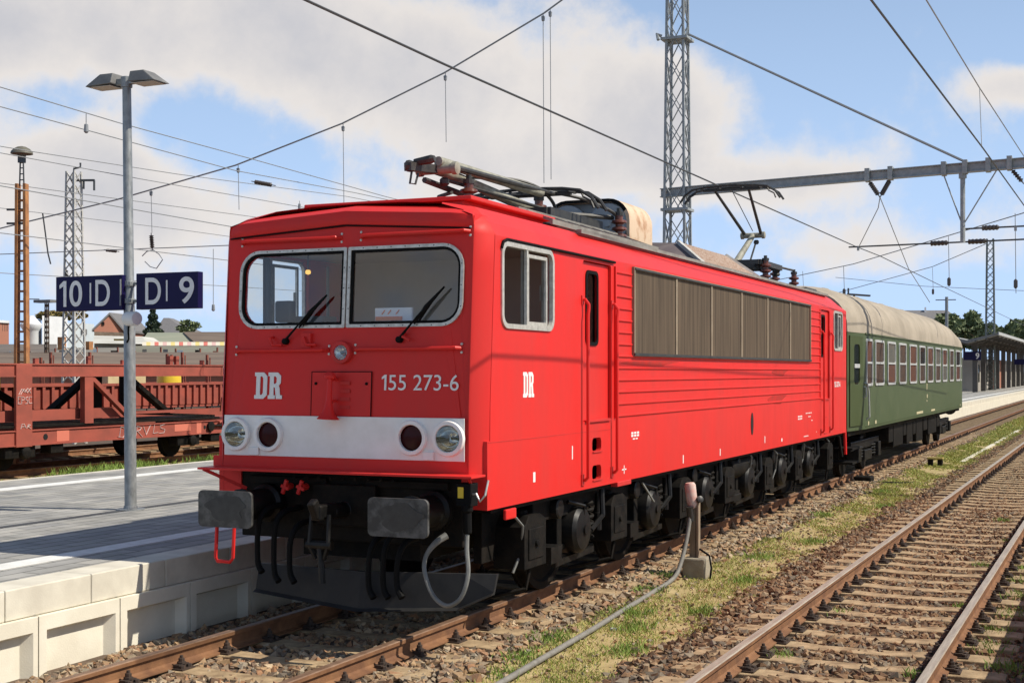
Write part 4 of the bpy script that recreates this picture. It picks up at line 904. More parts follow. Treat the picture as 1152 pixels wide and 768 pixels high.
w = MB(); w.box(M-.6, M+.75, 21.3, 22.7, 3.70, 3.78); w.box(M-.5, M+.9, 25.0, 25.9, 3.66, 3.76); w.box(M-.7, M+.7, 13.0, 15.4, 3.70, 3.78); w.build('roof_equipment', darkm, loco, bevel=.02)
# --- bogies
def wheelset(y, parent):
    for sx in (-1, 1):
        w = MB(); x = M+sx*.75; w.lathe((x-sx*.07, y, .60), (sx,0,0), [(0,.63),(.03,.625),(.035,.60),(.135,.60),(.137,.53),(.11,.50),(.10,.2),(.16,.18),(.16,.05)], 32); wh = w.build('wheel', under, parent, smooth=True)
    w = MB(); w.tube([(M-.7, y, .6), (M+.7, y, .6)], .09, 10); w.build('axle', under, parent)
def coil(x, y, z0, z1, r, turns=5, t=.022):
    b = MB(); n_ = turns*10; b.tube([(x+r*math.cos(2*math.pi*k/10), y+r*math.sin(2*math.pi*k/10), z0+(z1-z0)*k/n_) for k in range(n_+1)], t, 6); return b
def bogie(ys, d):
    w = MB(); y0, y1 = ys[0]-1.05, ys[-1]+1.05
    for sx in (-1, 1):
        x = M+sx*1.08
        w.box(x-.07, x+.07, y0, y1, .78, .98)
        for y in ys: w.box(x-.06, x+.06, y-.42, y-.30, .48, .80); w.box(x-.06, x+.06, y+.30, y+.42, .48, .80); w.box(x-.05, x+.05, y-.38, y+.38, .44, .50)
    for y in (y0, (ys[0]+ys[1])/2, (ys[1]+ys[2])/2, y1): w.box(M-1.05, M+1.05, y-.08, y+.08, .68, .92)
    b = w.build('bogie', under, loco, bevel=.012)
    for y in ys: wheelset(y, b)
    for y in ys:
        w = MB(); x = M+1.02; w.lathe((x, y, .62), (1,0,0), [(0,.24),(.12,.24),(.20,.235),(.235,.20),(.245,.12),(.25,.05),(.27,.05)], 24); w.build('axle_box', underg, b, smooth=True)
        w = MB()
        for dy in (.36,): w.add(coil(M+1.13, y+dy, .50, .86, .075, 5).v, coil(M+1.13, y+dy, .50, .86, .075, 5).f)
        w.build('coil_spring', under, b, smooth=True)
        w = MB(); w.tube([(M+1.18, y-.25, .92), (M+1.26, y+.0, .86), (M+1.22, y+.02, .62)], .02, 6); w.tube([(M+1.24, y+.55, 1.0), (M+1.27, y+.5, .72), (M+1.2, y+.35, .58)], .03, 8)
        w.lathe((M+1.17, y+.62, .55), (0,0,1), [(0,.045),(.18,.045),(.185,.03),(.38,.03)], 10); w.lathe((M+1.1, y-.55, .88), (1,0,0), [(0,.10),(.12,.10),(.13,.08)], 16)
        w.box(M+1.0, M+1.2, y-.72, y-.45, .36, .52); w.bar((M+1.13, y-.5, .33), (M+1.13, y+.55, .36), .05, .06); w.build('brake_gear', underg, b, smooth=False)
    return b
def sandbox(y, o):
    w = MB(); x0, x1 = M+.98, M+1.29
    pl = [(y-.26, .42), (y+.24, .42), (y+.24, .84), (y+.10, .90), (y-.16, .90), (y-.26, .80)]
    w.prism(pl, lambda u, v, t: (t, u, v), x0, x1); w.box(x1, x1+.012, y-.18, y+.16, .5, .78); w.lathe((x1+.005, y-.02, .64), (1,0,0), [(0,.035),(.03,.03)], 8); w.lathe((M+1.14, y, .90), (0,0,1), [(0,.06),(.03,.06),(.04,.03)], 10)
    w.tube([(x1-.06, y, .43), (x1-.08, y-.05, .22), (M+.8, y-.25, .12)], .022, 6); return w.build('sandbox', under, loco, bevel=.01)
bogie((12.75, 15.05, 17.3), 1); bogie((19.5, 21.6, 23.7), -1)
for y in (11.45, 13.72, 16.15, 18.2, 20.45, 22.55, 25.2): sandbox(y, loco)
w = MB(); w.box(M-1.2, M+1.12, 17.9, 19.0, .42, 1.0); w.box(M+1.0, M+1.28, 18.45, 18.85, .38, .50); w.build('equipment_case', under, loco, bevel=.02)
w = MB(); w.lathe((M+1.08, 18.6, .84), (0,1,0), [(0,.15),(.03,.17),(1.2,.17),(1.23,.15)], 16); w.build('air_tank', under, loco, smooth=True)
w = MB(); w.box(M-1.3, M+1.3, 10.45, 26.3, 1.0, 1.05); w.box(M-.6, M+.6, 10.5, 26.2, .55, 1.0); w.box(M+.92, M+1.0, 10.9, 26.1, .50, 1.0); w.build('underframe', under, loco)
w = MB()
for (y, z) in ((11.05, .7), (19.3, .85), (20.9, .8), (22.9, .85), (25.0, .8)):
    w.tube([(M+1.22, y, z+.25), (M+1.28, y+.12, z+.12), (M+1.24, y+.18, z-.12), (M+1.2, y+.08, z-.3)], .013, 6)
w.bar((M+1.26, 14.55, .96), (M+1.3, 14.85, .72), .018); w.build('pale_pipe', hosem, loco)
# ================================================================== COACH
CX = -6.19; CH = 1.39; CR = CX+CH; CL = CX-CH
coach = thing('passenger_coach', 'dark green passenger coach with beige roof coupled behind the red locomotive', 'coach', (CX, 38, 0))
b = MB(); ysec = [(26.98, 1.27), (28.15, 1.385), (28.28, CH), (46.3, CH), (47.3, 1.33)]
WINS = [(28.38, 29.16), (29.47, 30.66), (31.15, 32.33), (32.86, 34.02), (34.60, 35.86), (36.38, 37.50), (37.95, 39.15), (39.66, 40.80), (41.30, 42.42), (43.08, 44.15), (44.78, 45.98), (46.35, 47.05)]
for sx in (1, -1):
    b.loft([[(CX+sx*h, y, 1.03), (CX+sx*h, y, 2.99)] for y, h in ysec])
    b.loft([[(CX+sx*(h-.25), y, .99), (CX+sx*h, y, 1.03)] for y, h in ysec])
b.add([(CX-1.27, 26.98, 1.03), (CX+1.27, 26.98, 1.03), (CX+1.27, 26.98, 2.99), (CX, 26.98, 3.9), (CX-1.27, 26.98, 2.99)], [(0,1,2,3,4)]); b.add([(CX-1.33, 47.3, 1.03), (CX+1.33, 47.3, 1.03), (CX+1.33, 47.3, 2.99), (CX-1.33, 47.3, 2.99)], [(0,1,2,3)])
b.build('body', green, coach, recalc=False)
def rring(y, k, h=CH): return [(CX+h*math.sin(a), y, 2.985+(1.0*k)*max(0, math.cos(a))**.72) for a in np.linspace(-math.pi/2, math.pi/2, 25)]
w = MB(); w.loft([rring(26.95, .92, 1.28), rring(28.2, 1.0), rring(43.2, 1.0), rring(45.2, .90), rring(46.6, .62), rring(47.34, .30, 1.34)]); w.add(rring(26.95, .92, 1.28), [tuple(range(25))]); w.build('roof', coachroof, coach, smooth=True)
w = MB()
for y in (30.4, 34.2, 38, 41.8):
    w.lathe((CX+.1, y, 3.95), (0,0,1), [(0,.16),(.06,.18),(.10,.12),(.12,.02)], 14)
w.build('roof_ventilator', coachroof, coach, smooth=True)
w = MB(); w.box(CR-.01, CR+.018, 28.28, 46.3, 2.965, 2.995); w.box(CR, CR+.008, 28.3, 46.3, 1.075, 1.09); w.build('waist_strip', greend, coach)
fc = lambda u, v, t: (CR+t, u, v)
for k, (y0, y1) in enumerate(WINS):
    z0, z1 = 1.91, 2.885; zm = 2.39; w = MB()
    f2 = fc if k < 11 else (lambda u, v, t: (CR-.02+t-(u-46.3)*.06, u, v))
    w.plate([rr(y0, y1, z0, z1, .09), rr(y0+.07, y1-.07, z0+.05, zm-.02, .03), rr(y0+.07, y1-.07, zm+.02, z1-.05, .05)], f2, 0, .022); wo = w.build('window', galvl, coach)
    w = MB(); w.face([(y0+.03, z0+.03), (y1-.03, z0+.03), (y1-.03, z1-.03), (y0+.03, z1-.03)], f2, .008); w.build('pane', glassc, wo)
    w = MB(); drop = k in (5, 10)
    w.prism([(y0+.05, z0+.04), (y1-.05, z0+.04), (y1-.05, (zm if drop else z1-.04)), (y0+.05, (zm if drop else z1-.04))], f2, .0012, .0024)
    if drop: w.mi = 1; w.prism([(y0+.05, zm), (y1-.05, zm), (y1-.05, z1-.04), (y0+.05, z1-.04)], f2, .0012, .0024)
    w.build('curtain', [(curtain, curtain_b, curtain, curtain_b)[k % 4], black], wo)
    q_ = (1, 0, 2, 1, 0, 0, 1, 2, 1, 0, 2, 0)[k]
    if q_ and not drop: w = MB(); a_, b_ = ((z0+.05, zm-.02) if q_ == 1 else (zm+.02, z1-.05)); w.face([(y0+.06, a_), (y1-.06, a_), (y1-.06, b_), (y0+.06, b_)], f2, .0040); w.build('blind', curtain_g if k % 3 else curtain_b, wo)
# vestibule door on the tapered end
fd = lambda u, v, t: (CX+1.27+(u-26.98)*.0983+t, u, v)
w = MB(); w.plate([[(27.1, 1.12), (28.0, 1.12), (28.0, 2.92), (27.1, 2.92)], rr(27.38, 27.80, 1.95, 2.75, .1)], fd, .003, .025); dd = w.build('door', greend, coach, bevel=.004)
w = MB(); w.prism(rr(27.36, 27.82, 1.93, 2.77, .1), fd, .006, .010); w.build('pane', glassd, dd)
w = MB(); w.prism(rr(27.4, 27.78, 2.28, 2.36, .01), fd, .026, .03); w.build('door_bar', galvl, dd)
w = MB()
for y in (28.26,): w.tube([(CR+.0, y, 1.98), (CR+.05, y-.02, 1.96), (CR+.06, y+.12, 1.80), (CR+.06, y+.2, 1.28), (CR+.0, y+.2, 1.22)], .018, 6); w.tube([(CR, y-.1, 1.9), (CR+.05, y-.1, 1.88), (CR+.05, y-.1, 1.7), (CR, y-.1, 1.68)], .016, 6)
w.build('handrail', galvl, coach)
w = MB(); w.box(CX-.75, CX+.75, 26.55, 26.98, 1.2, 3.3); w.build('gangway_bellows', rubber, coach, bevel=.05)
w = MB()
for y, z, wd, h in ((37.9, 1.72, .12, .17), (37.95, 1.5, .14, .1), (37.9, 1.4, .10, .05), (28.7, 1.1, .12, .08), (29.6, 1.1, .18, .07), (36.5, 1.12, 1.2, .06), (39.2, 1.12, .8, .05), (46.1, 1.1, .1, .06)): w.box(CR+.001, CR+.005, y-wd/2, y+wd/2, z, z+h)
w.build('white_mark', pm('faded_yellow_lettering', (.52, .46, .28), rough=.6), coach)
w = MB(); w.box(CX-1.2, CX+1.25, 27.2, 47.2, .92, 1.03); w.box(CX-.4, CX+.4, 27.3, 47, .6, .92)
for a, c_, z in ((32.4, 33.0, .55), (33.1, 34.6, .42), (34.7, 35.2, .62), (35.3, 36.3, .40), (36.4, 36.9, .58), (37.0, 38.2, .36), (38.4, 39.2, .6), (39.4, 41.2, .45), (41.3, 42.0, .6)): w.box(CX+.4, CX+1.24, a, c_, z, .94)
w.build('underframe', under, coach, bevel=.02)
for yb in (30.2, 44.0):
    w = MB()
    for sx in (-1, 1):
        x = CX+sx*1.02; w.box(x-.06, x+.06, yb-1.75, yb+1.75, .55, .74)
        for y in (yb-1.25, yb+1.25): w.box(x-.1, x+.16, y-.16, y+.16, .32, .64)
        w.box(x-.05, x+.12, yb-.45, yb+.45, .30, .52)
    w.box(CX-1, CX+1, yb-.2, yb+.2, .5, .8); bg_ = w.build('bogie', underg, coach, bevel=.012)
    for y in (yb-1.25, yb+1.25):
        for sx in (-1, 1):
            w = MB(); w.lathe((CX+sx*.68, y, .46), (sx,0,0), [(0,.49),(.03,.485),(.035,.46),(.135,.46),(.137,.40),(.10,.14),(.2,.14)], 26); w.build('wheel', under, bg_, smooth=True)
    for dy in (-.8, .8):
        w = MB(); c0 = coil(CX+1.06, yb+dy, .34, .6, .08, 4); w.add(c0.v, c0.f); w.build('coil_spring', underg, bg_)
for yb, s_ in ((26.95, -1), (47.3, 1)):
    for x in (CX-.87, CX+.87):
        w = MB(); w.lathe((x, yb, .98), (0, s_, 0), [(0,.12),(.05,.12),(.06,.09),(.18,.09),(.2,.22),(.225,.22)] if s_ < 0 else [(0,.12),(.05,.12),(.06,.09),(.5,.09),(.52,.22),(.55,.22)], 18); w.build('buffer', under, coach, smooth=True)
w = MB(); w.tube([(CX+1.15, 26.75, .95), (CX+1.2, 26.8, .55)], .03, 6); w.box(CX+.7, CX+1.35, 27.1, 27.9, .38, .42); w.box(CX+.8, CX+1.35, 27.1, 27.9, .66, .70); w.build('door_step', under, coach)

# ================================================================== RED WAGONS
wg = thing('car_carrier_wagon', 'faded red car carrier wagon with diagonal braces and white graffiti on its beam', 'wagon', (-23.45, 24, 0))
NX, FX = -22.05, -24.85; W0, W1 = 13.0, 30.15
def beam(x, y0, y1, z0, z1, name, m, t=.14):
    w = MB(); w.box(x-t, x, y0, y1, z0+.03, z1-.03); w.box(x-t-.08, x+.03, y0, y1, z1-.03, z1); w.box(x-t-.08, x+.03, y0, y1, z0, z0+.03); return w.build(name, m, wg)
beam(NX, W0, W1+.5, .57, .92, 'lower_beam', wagred); beam(NX, W0, W1, 2.09, 2.385, 'upper_beam', wagred)
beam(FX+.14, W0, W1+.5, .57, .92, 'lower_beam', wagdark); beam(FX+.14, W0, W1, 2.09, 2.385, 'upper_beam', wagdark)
w = MB(); w.box(NX-.02, NX+.05, 22.62, 23.10, .55, 2.37); w.box(NX-.02, NX+.05, 16.2, 16.7, .55, 2.37); w.build('wide_post', wagred, wg, bevel=.01)
w = MB(); w.box(NX-.12, NX+.02, 24.80, 25.09, 1.0, 2.10); w.box(NX-.12, NX+.02, 19.5, 19.8, 1.0, 2.10); w.build('post', wagred, wg)
w = MB(); w.bar((NX-.06, 25.0, 2.12), (NX-.06, 26.35, 1.16), .10, .13, (1, 0, 0)); w.bar((NX-.06, 19.6, 2.12), (NX-.06, 18.2, 1.16), .10, .13, (1, 0, 0)); w.build('brace', wagred, wg)
w = MB(); w.box(NX-.42, NX-.22, 17, 26.6, 1.10, 1.34); w.box(NX-.42, NX-.22, 26.6, 28.4, 1.16, 1.22); w.build('loading_ramp_beam', wagred, wg)
w = MB(); w.bar((NX-.5, 26.6, 1.2), (NX-.4, 30.1, 1.02), .35, .06); w.bar((NX-.9, 22, 1.0), (NX-.9, 30, .98), 1.8, .05); w.build('deck', under, wg)
for a, c_ in (((23.9, 2.12), (25.9, 1.18)), ((28.05, 2.12), (26.5, 1.15)), ((29.4, 2.12), (31.2, 1.05))):
    w = MB(); w.bar((FX+.1, *a), (FX+.1, *c_), .12, .24, (1, 0, 0)); w.build('brace', under, wg)  # far braces coloured near-black to stand for the shade inside the wagon
w = MB(); w.box(FX, FX+.16, 28.05, 28.45, .9, 2.1); w.box(FX, FX+.16, 29.3, 29.75, .9, 2.1); w.box(FX, FX+.16, 23.7, 24.0, .9, 2.1); w.build('far_post', under, wg)  # far posts get the same painted-in shade, not the wagon's red
w = MB(); w.box(NX-2.6, NX-.15, W0, W1-.2, 2.28, 2.32); w.build('upper_deck', wagdark, wg)
w = MB()
for y, h in ((25.0, .18), (28.0, .22), (28.25, .22), (23.3, .12), (29.3, .12), (26.2, .1)): w.box(NX-.09, NX-.02, y-.05, y+.07, 2.385, 2.385+h)
w.box(NX-.16, NX-.1, 28.0, 28.35, 2.45, 2.6); w.build('stanchion', wagred, wg)
for y in (22.85, 19.5, 28.75):
    for x in (-22.72, -24.18):
        w = MB(); w.lathe((x, y, .40), (1,0,0), [(-.06,.42),(-.03,.41),(.07,.40),(.072,.34),(.05,.12),(.14,.12)], 22); w.build('wheel', under, wg, smooth=True)
    w = MB(); w.box(NX-.35, NX-.05, y-.45, y+.45, .30, .62); w.lathe((NX-.06, y+.1, .42), (1,0,0), [(0,.15),(.1,.14),(.12,.06)], 14); w.box(NX-.35, NX-.02, y+.9, y+1.3, .36, .58); w.build('axle_guard', under, wg, bevel=.02)
w = MB()
for y, r_ in ((23.55, .07), (29.35, .05)): w.lathe((NX+.001, y, .745), (1,0,0), [(0, r_),(.006, r_)], 14)
w.build('round_hole', black, wg)
w = MB(); w.lathe((NX+.03, 29.55, .76), (1,0,0), [(0,.13),(.05,.13),(.06,.10)], 18); w.tube([(NX+.06, 29.6, .78), (NX+.05, 31, .74)], .03, 6); w.build('handwheel', under, wg, smooth=True)
w = MB(); w.tube([(NX+.04, 30.0, 1.15), (NX+.08, 30.0, 1.5), (NX+.1, 30.3, 1.52), (NX+.1, 30.3, .95), (NX+.06, 29.9, .85)], .035, 6); w.build('grab_rail', wagred, wg)
w = MB(); w.box(NX+.002, NX+.006, 23.9, 24.3, .62, .88); w.box(NX+.002, NX+.006, 28.1, 28.75, .68, .86); w.box(NX+.002, NX+.006, 29.0, 29.2, .6, .9); w.build('paint_patch', pm('patched_red', (.60, .17, .11), rough=.8), wg)
def strokes(lines, o, k, kz, x, r=.012):
    b = MB()
    for l in lines:
        for p, q in zip(l, l[1:]): b.bar((x, o[0]+p[0]*k, o[1]+p[1]*kz), (x, o[0]+q[0]*k, o[1]+q[1]*kz), .006, r*2, (1, 0, 0))
    return b
LD = [[(0,0),(.1,1),(.45,.8),(.5,.35),(.25,-.05),(-.1,.05)]]; sh = lambda L, d: [[(u+d, v) for u, v in l] for l in L]
LB = [[(0,0),(.12,.95),(.4,.85),(.35,.6),(.12,.5),(.42,.35),(.38,.05),(0,0)]]; LR = [[(0,0),(.1,.95),(.4,.8),(.3,.55),(.1,.5),(.5,-.15)]]; LV = [[(0,.9),(.2,.05),(.5,1),(.62,1.1)]]
LL = [[(.1,1),(0,.05),(.35,.1)]]; LS = [[(.45,.95),(.1,.8),(.1,.55),(.4,.4),(.35,.05),(0,0)]]; LE = [[(.45,1),(0,1),(0,.5),(.35,.5),(0,.5),(0,0),(.45,.02)]]; LP = [[(0,0),(0,1),(.4,.9),(.38,.55),(0,.5)]]; LC = [[(.5,.9),(.1,.95),(0,.4),(.1,.02),(.55,.1)]]
strokes(LD+sh(LB, .62)+sh(LR, 1.15)+sh(LV, 1.7), (26.0, .63), .52, .25, NX+.003, .018).build('graffiti', grafw, wg)
strokes(LL+sh(LS, .42), (28.0-.75, .66), .55, .24, NX+.003, .018).build('graffiti', grafw, wg)
strokes(LE+sh(LP, .55)+sh(LS, 1.1)+sh(LC, 1.65), (22.66, 1.50), .19, .16, NX+.052, .016).build('graffiti', grafw, wg)
strokes([[(0,0),(.5,.9),(1,.4),(1.5,1),(2,.2)], [(.3,0),(.9,.9),(1.4,.3),(2,1)]], (22.68, 1.70), .18, .14, NX+.052, .014).build('graffiti', grafw, wg)
strokes([[(0,0),(.2,.9),(.6,.9),(.9,.1)], [(.1,.4),(.8,.45)], [(1.1,.1),(1.3,.8),(1.7,.7),(1.2,.4),(1.8,.0)]], (22.74, .95), .17, .12, NX+.052, .016).build('graffiti', grafw, wg)
# second, lower wagon behind
w2g = thing('low_sided_wagon', 'low sided red wagon with a ribbed side wall standing behind the car carrier', 'wagon', (-27.7, 31, 0))
w = MB(); w.box(-29.0, -26.36, 18, 44, 1.12, 1.20); w.box(-26.42, -26.34, 18, 44, 1.20, 1.86); w.box(-29.0, -28.92, 18, 44, 1.20, 1.86); w.build('side_wall', wagred, w2g)
w = MB(); y = 18.1
while y < 44: w.box(-26.34, -26.27, y, y+.10, 1.22, 1.80); y += .34
w.box(-26.34, -26.26, 18, 44, 1.80, 1.87); w.build('ribs', wagred, w2g)
w = MB(); w.box(-26.6, -26.4, 18, 44, .72, 1.05); w.build('sole_bar', wagred, w2g)
for y in (20, 26, 34, 41):
    w = MB(); w.lathe((-26.95, y, .42), (1,0,0), [(0,.44),(.12,.42),(.13,.15),(.25,.15)], 20); w.build('wheel', under, w2g, smooth=True)
w = MB(); w.lathe((-27.6, 34.9, 1.2), (0,0,1), [(0,.36),(.02,.38),(.4,.37),(.42,.39),(.8,.38),(.98,.36),(1.0,.33)], 20); tag(w.build('steel_drum', pm('yellow_drum', (.78, .55, .03), (.66, .46, .04), rough=.4), smooth=True), 'yellow drum standing on the ribbed low wagon behind the car carrier', 'drum')
w = MB(); w.box(-28.2, -27.2, 31.6, 33.3, 1.205, 2.14); tag(w.build('crate', pm('pale_crate', (.55, .45, .26), (.47, .37, .2), rough=.8), bevel=.02), 'pale tan crate loaded on the ribbed low wagon', 'crate')
w = MB(); w.box(-28.1, -27.3, 38.9, 40.6, 1.205, 2.25); tag(w.build('crate', pm('pinkish_crate', (.60, .35, .25), rough=.8), bevel=.02), 'pinkish crate on the ribbed low wagon, nearest the locomotive', 'crate')
nw = thing('car_carrier_wagon', 'end of the next red wagon showing just left of the locomotive nose', 'wagon', (-23.45, 36, 0))
w = MB(); w.box(NX-.14, NX, 31.5, 44, .57, .92); w.box(NX-2.7, NX-.14, 31.5, 44, .8, .9); w.build('lower_beam', wagred, nw)
w = MB(); w.box(NX-.12, NX, 31.7, 32.0, .92, 2.75); w.box(NX-.14, NX-.02, 32.0, 44, 2.4, 2.75); w.build('end_frame', wagred, nw)
w = MB(); w.lathe((NX-.6, 33, .42), (1,0,0), [(0,.44),(.12,.42),(.13,.15),(.25,.15)], 20); w.build('wheel', under, nw, smooth=True)
# yellow ladder-like frame at the left
yl = thing('yellow_ladder', 'short yellow access ladder at the far left behind the red wagon post', 'ladder', (-26.0, 26.1, 0))
w = MB()
for y in (25.55, 26.15): w.tube([(-26.0, y, .9), (-26.0, y, 2.1)], .03, 6)
w.build('stile', yellow, yl)
w = MB()
for k in range(5): w.tube([(-26.0, 25.55, 1.0+k*.26), (-26.0, 26.15, 1.0+k*.26)], .025, 6)
w.build('rung', yellow, yl)

# ================================================================== PLATFORM FURNITURE
lp = thing('platform_lamp', 'tall galvanised platform lamp post with two flat grey lamp heads', 'street lamp', (-11.015, 13.2, ZP))
tx, ty = -11.06, 13.18
w = MB(); w.tube([(-11.015, 13.2, ZP), (-11.03, 13.193, 3.0), (-11.03, 13.193, 3.02), (tx, ty, 5.78)], [.072, .068, .062, .052], 16); w.build('pole', galv, lp, smooth=True)
w = MB(); w.lathe((-11.015, 13.2, ZP), (0,0,1), [(0,.17),(.012,.17),(.013,.085),(.05,.08)], 20); w.build('base_flange', galv, lp)
w = MB(); w.bar((tx-.16, ty, 5.73), (tx+.18, ty, 5.73), .07); w.lathe((tx, ty, 5.66), (0,0,1), [(0,.07),(.12,.07),(.13,.05)], 12); w.build('head_bracket', galv, lp)
for s_ in (-1, 1):
    w = MB(); x0 = tx+s_*.13; x1 = tx+s_*.53; f_ = lambda a, b_, c_: (a, b_, c_); zt = 5.76
    vs = [(x0, ty-.14, zt-.06), (x0, ty+.16, zt-.06), (x1, ty+.16, zt-.075), (x1, ty-.14, zt-.075), (x0, ty-.10, zt+.07), (x0, ty+.12, zt+.07), (x0+s_*.20, ty+.12, zt+.07), (x0+s_*.20, ty-.10, zt+.07)]
    w.add(vs, [(0,1,2,3), (4,5,6,7), (0,4,5,1), (0,3,7,4), (1,5,6,2), (3,2,6,7)]); lh = w.build('lamp_head', lampgrey, lp, bevel=.01)
    w = MB(); w.box(x0+s_*.03, x1-s_*.04, ty-.11, ty+.13, zt-.082, zt-.077); w.build('diffuser', diffuser, lh)
w = MB(); w.lathe((-10.98, 13.09, 2.84), (1,-.25,0), [(0,.06),(.01,.085),(.17,.088),(.20,.075),(.21,.02)], 18); w.bar((-11.03, 13.19, 2.84), (-10.93, 13.09, 2.84), .05)
ls = thing('platform_loudspeaker', 'small white cylindrical loudspeaker clamped to the lamp post below the platform sign', 'loudspeaker', (-10.95, 13.05, 2.84))
w.build('horn_case', white_p, ls, smooth=True)
w = MB(); w.tube([(-10.98, 13.12, 2.80), (-10.95, 13.08, 2.68), (-10.97, 13.11, 2.60), (-11.01, 13.13, 2.56)], .012, 6); w.build('cable', rubber, ls)
sgn = thing('platform_sign', 'dark blue double platform sign reading 10 D and D 9 on the lamp post', 'sign', (-11.02, 13.1, 3.2))
sy = 13.07
for x0, x1, z0, z1 in ((-12.07, -11.035, 2.950, 3.375), (-10.825, -9.915, 2.950, 3.382)):
    w = MB(); w.box(x0, x1, sy, sy+.10, z0, z1); p_ = w.build('sign_panel', signblue, sgn, bevel=.006)
    zc = (z0+z1)/2; h = .285
    W_ = x1-x0; h = .318
    if x0 < -11.5:
        text_mesh('numeral', '10', h, white_p, p_, (x0+.06*W_, sy-.003, zc-h/2), (1,0,0), (0,0,1), width=.345*W_, bold=.012); text_mesh('letter', 'D', h, white_p, p_, (x0+.605*W_, sy-.003, zc-h/2), (1,0,0), (0,0,1), width=.215*W_, bold=.012)
        q = x0+.53*W_
    else:
        text_mesh('letter', 'D', h, white_p, p_, (x0+.155*W_, sy-.003, zc-h/2), (1,0,0), (0,0,1), width=.255*W_, bold=.012); text_mesh('numeral', '9', h, white_p, p_, (x0+.705*W_, sy-.003, zc-h/2), (1,0,0), (0,0,1), width=.235*W_, bold=.012)
        q = x0+.505*W_
    w = MB(); w.box(q-.011, q+.011, sy-.005, sy-.001, zc-.125, zc+.125); w.build('divider_line', white_p, p_)
w = MB()
for z in (3.06, 3.27): w.lathe((-11.031, 13.192, z-.03), (0,0,1), [(0,.078),(.06,.078)], 16); w.box(-10.975, -10.95, 13.11, 13.13, z-.02, z+.02)
w.box(-11.06, -11.045, sy-.02, sy-.001, 3.0, 3.32); w.bar((-11.06, sy+.12, 3.06), (-10.82, sy+.12, 3.06), .03); w.bar((-11.06, sy+.12, 3.27), (-10.82, sy+.12, 3.27), .03); w.build('clamp', galv, sgn, bevel=.004)

# heating supply post and its cable
hp = thing('heating_post', 'short wooden and steel cable post with faded red cap on a concrete foot', 'post', (-4.59, 15.52, -.25))
w = MB(); w.box(-4.72, -4.44, 15.38, 15.68, -.35, .02); w.build('concrete_foot', pm('foot_concrete', (.36, .32, .24), (.27, .23, .17), scale=8, rough=.95, bump=.3), hp, bevel=.02)
w = MB(); w.box(-4.66, -4.585, 15.48, 15.56, 0, .72); w.box(-4.575, -4.545, 15.47, 15.55, 0, .70); w.build('post', woodpost, hp, bevel=.006)
w = MB(); w.lathe((-4.62, 15.48, .60), (-.10,-.05,1), [(0,.035),(.04,.06),(.10,.066),(.27,.066),(.30,.05)], 16); w.build('socket_cap', capfade, hp, smooth=True)
w = MB(); w.lathe((-4.55, 15.49, .70), (.6,-.6,.2), [(0,.04),(.05,.04),(.06,.02)], 10); w.lathe((-4.63, 15.44, .44), (-.06,-.1,1), [(0,.035),(.02,.042),(.16,.040),(.18,.05)], 10); w.build('socket_fitting', darkm, hp, smooth=True)
w = MB(); w.tube([(-4.54, 15.5, .12), (-4.40, 15.42, .06), (-4.37, 15.40, -.08), (-4.39, 15.40, -.24)], .012, 6); w.build('earth_cable', rubber, hp)
w = MB(); pts = [(-4.635, 15.42, .50), (-4.645, 15.36, .30), (-4.66, 15.22, .06), (-4.68, 15.05, -.12), (-4.70, 14.8, -.185), (-4.68, 14.3, -.195), (-4.62, 13.6, -.19), (-4.57, 12.9, -.185), (-4.50, 12.0, -.185), (-4.45, 11.1, -.185), (-4.40, 10.2, -.185), (-4.36, 9.5, -.185), (-4.33, 8.6, -.185), (-4.4, 7, -.185)]
w.tube(pts, .026, 10, soft=4); tag(w.build('heating_cable', pm('cable_grey', (.235, .225, .20), (.165, .155, .135), scale=12, rough=.7), smooth=True), 'thick grey cable running from the post cap down across the grass', 'cable')
# small things in the grass strip
mk = thing('ground_marker', 'small dark track marker with two feet and a yellow top in the grass strip', 'marker', (-4.34, 36.4, -.23))
w = MB(); w.box(-4.58, -4.46, 36.3, 36.5, -.25, -.05); w.box(-4.34, -4.22, 36.3, 36.5, -.25, -.05); w.build('foot', under, mk, bevel=.02)
w = MB(); w.box(-4.60, -4.20, 36.30, 36.5, -.05, .0); w.build('yellow_top', pm('dull_yellow', (.42, .33, .09), (.28, .22, .08), scale=20, rough=.8), mk, bevel=.015)
w = MB(); w.box(-5.33, -4.95, 29.9, 30.35, -.25, -.06); tag(w.build('track_box', under, bevel=.03), 'low black track contact box beside the rail near the coach door', 'box')
w = MB(); w.tube([(-4.95, 30.1, -.2), (-4.7, 30.0, -.17), (-4.35, 30.3, -.2), (-4.2, 31.0, -.23)], .02, 6); tag(w.build('track_cable', rubber), 'thin black cable lying on the ballast from the low track box', 'cable')
w = MB(); w.box(-3.98, -3.86, 38, 66, -.25, -.195); struct(w.build('cable_trough', conc_cap))
w = MB(); w.box(-4.39, -4.33, 12.02, 12.055, -.225, -.20); w.add([(-4.36, 12.06, -.2), (-4.31, 12.08, -.19), (-4.30, 12.04, -.185), (-4.35, 12.02, -.19)], [(0,1,2,3)]); tag(w.build('paper_scrap', paper), 'tiny white scrap of paper lying in the grass beside the grey cable', 'litter')
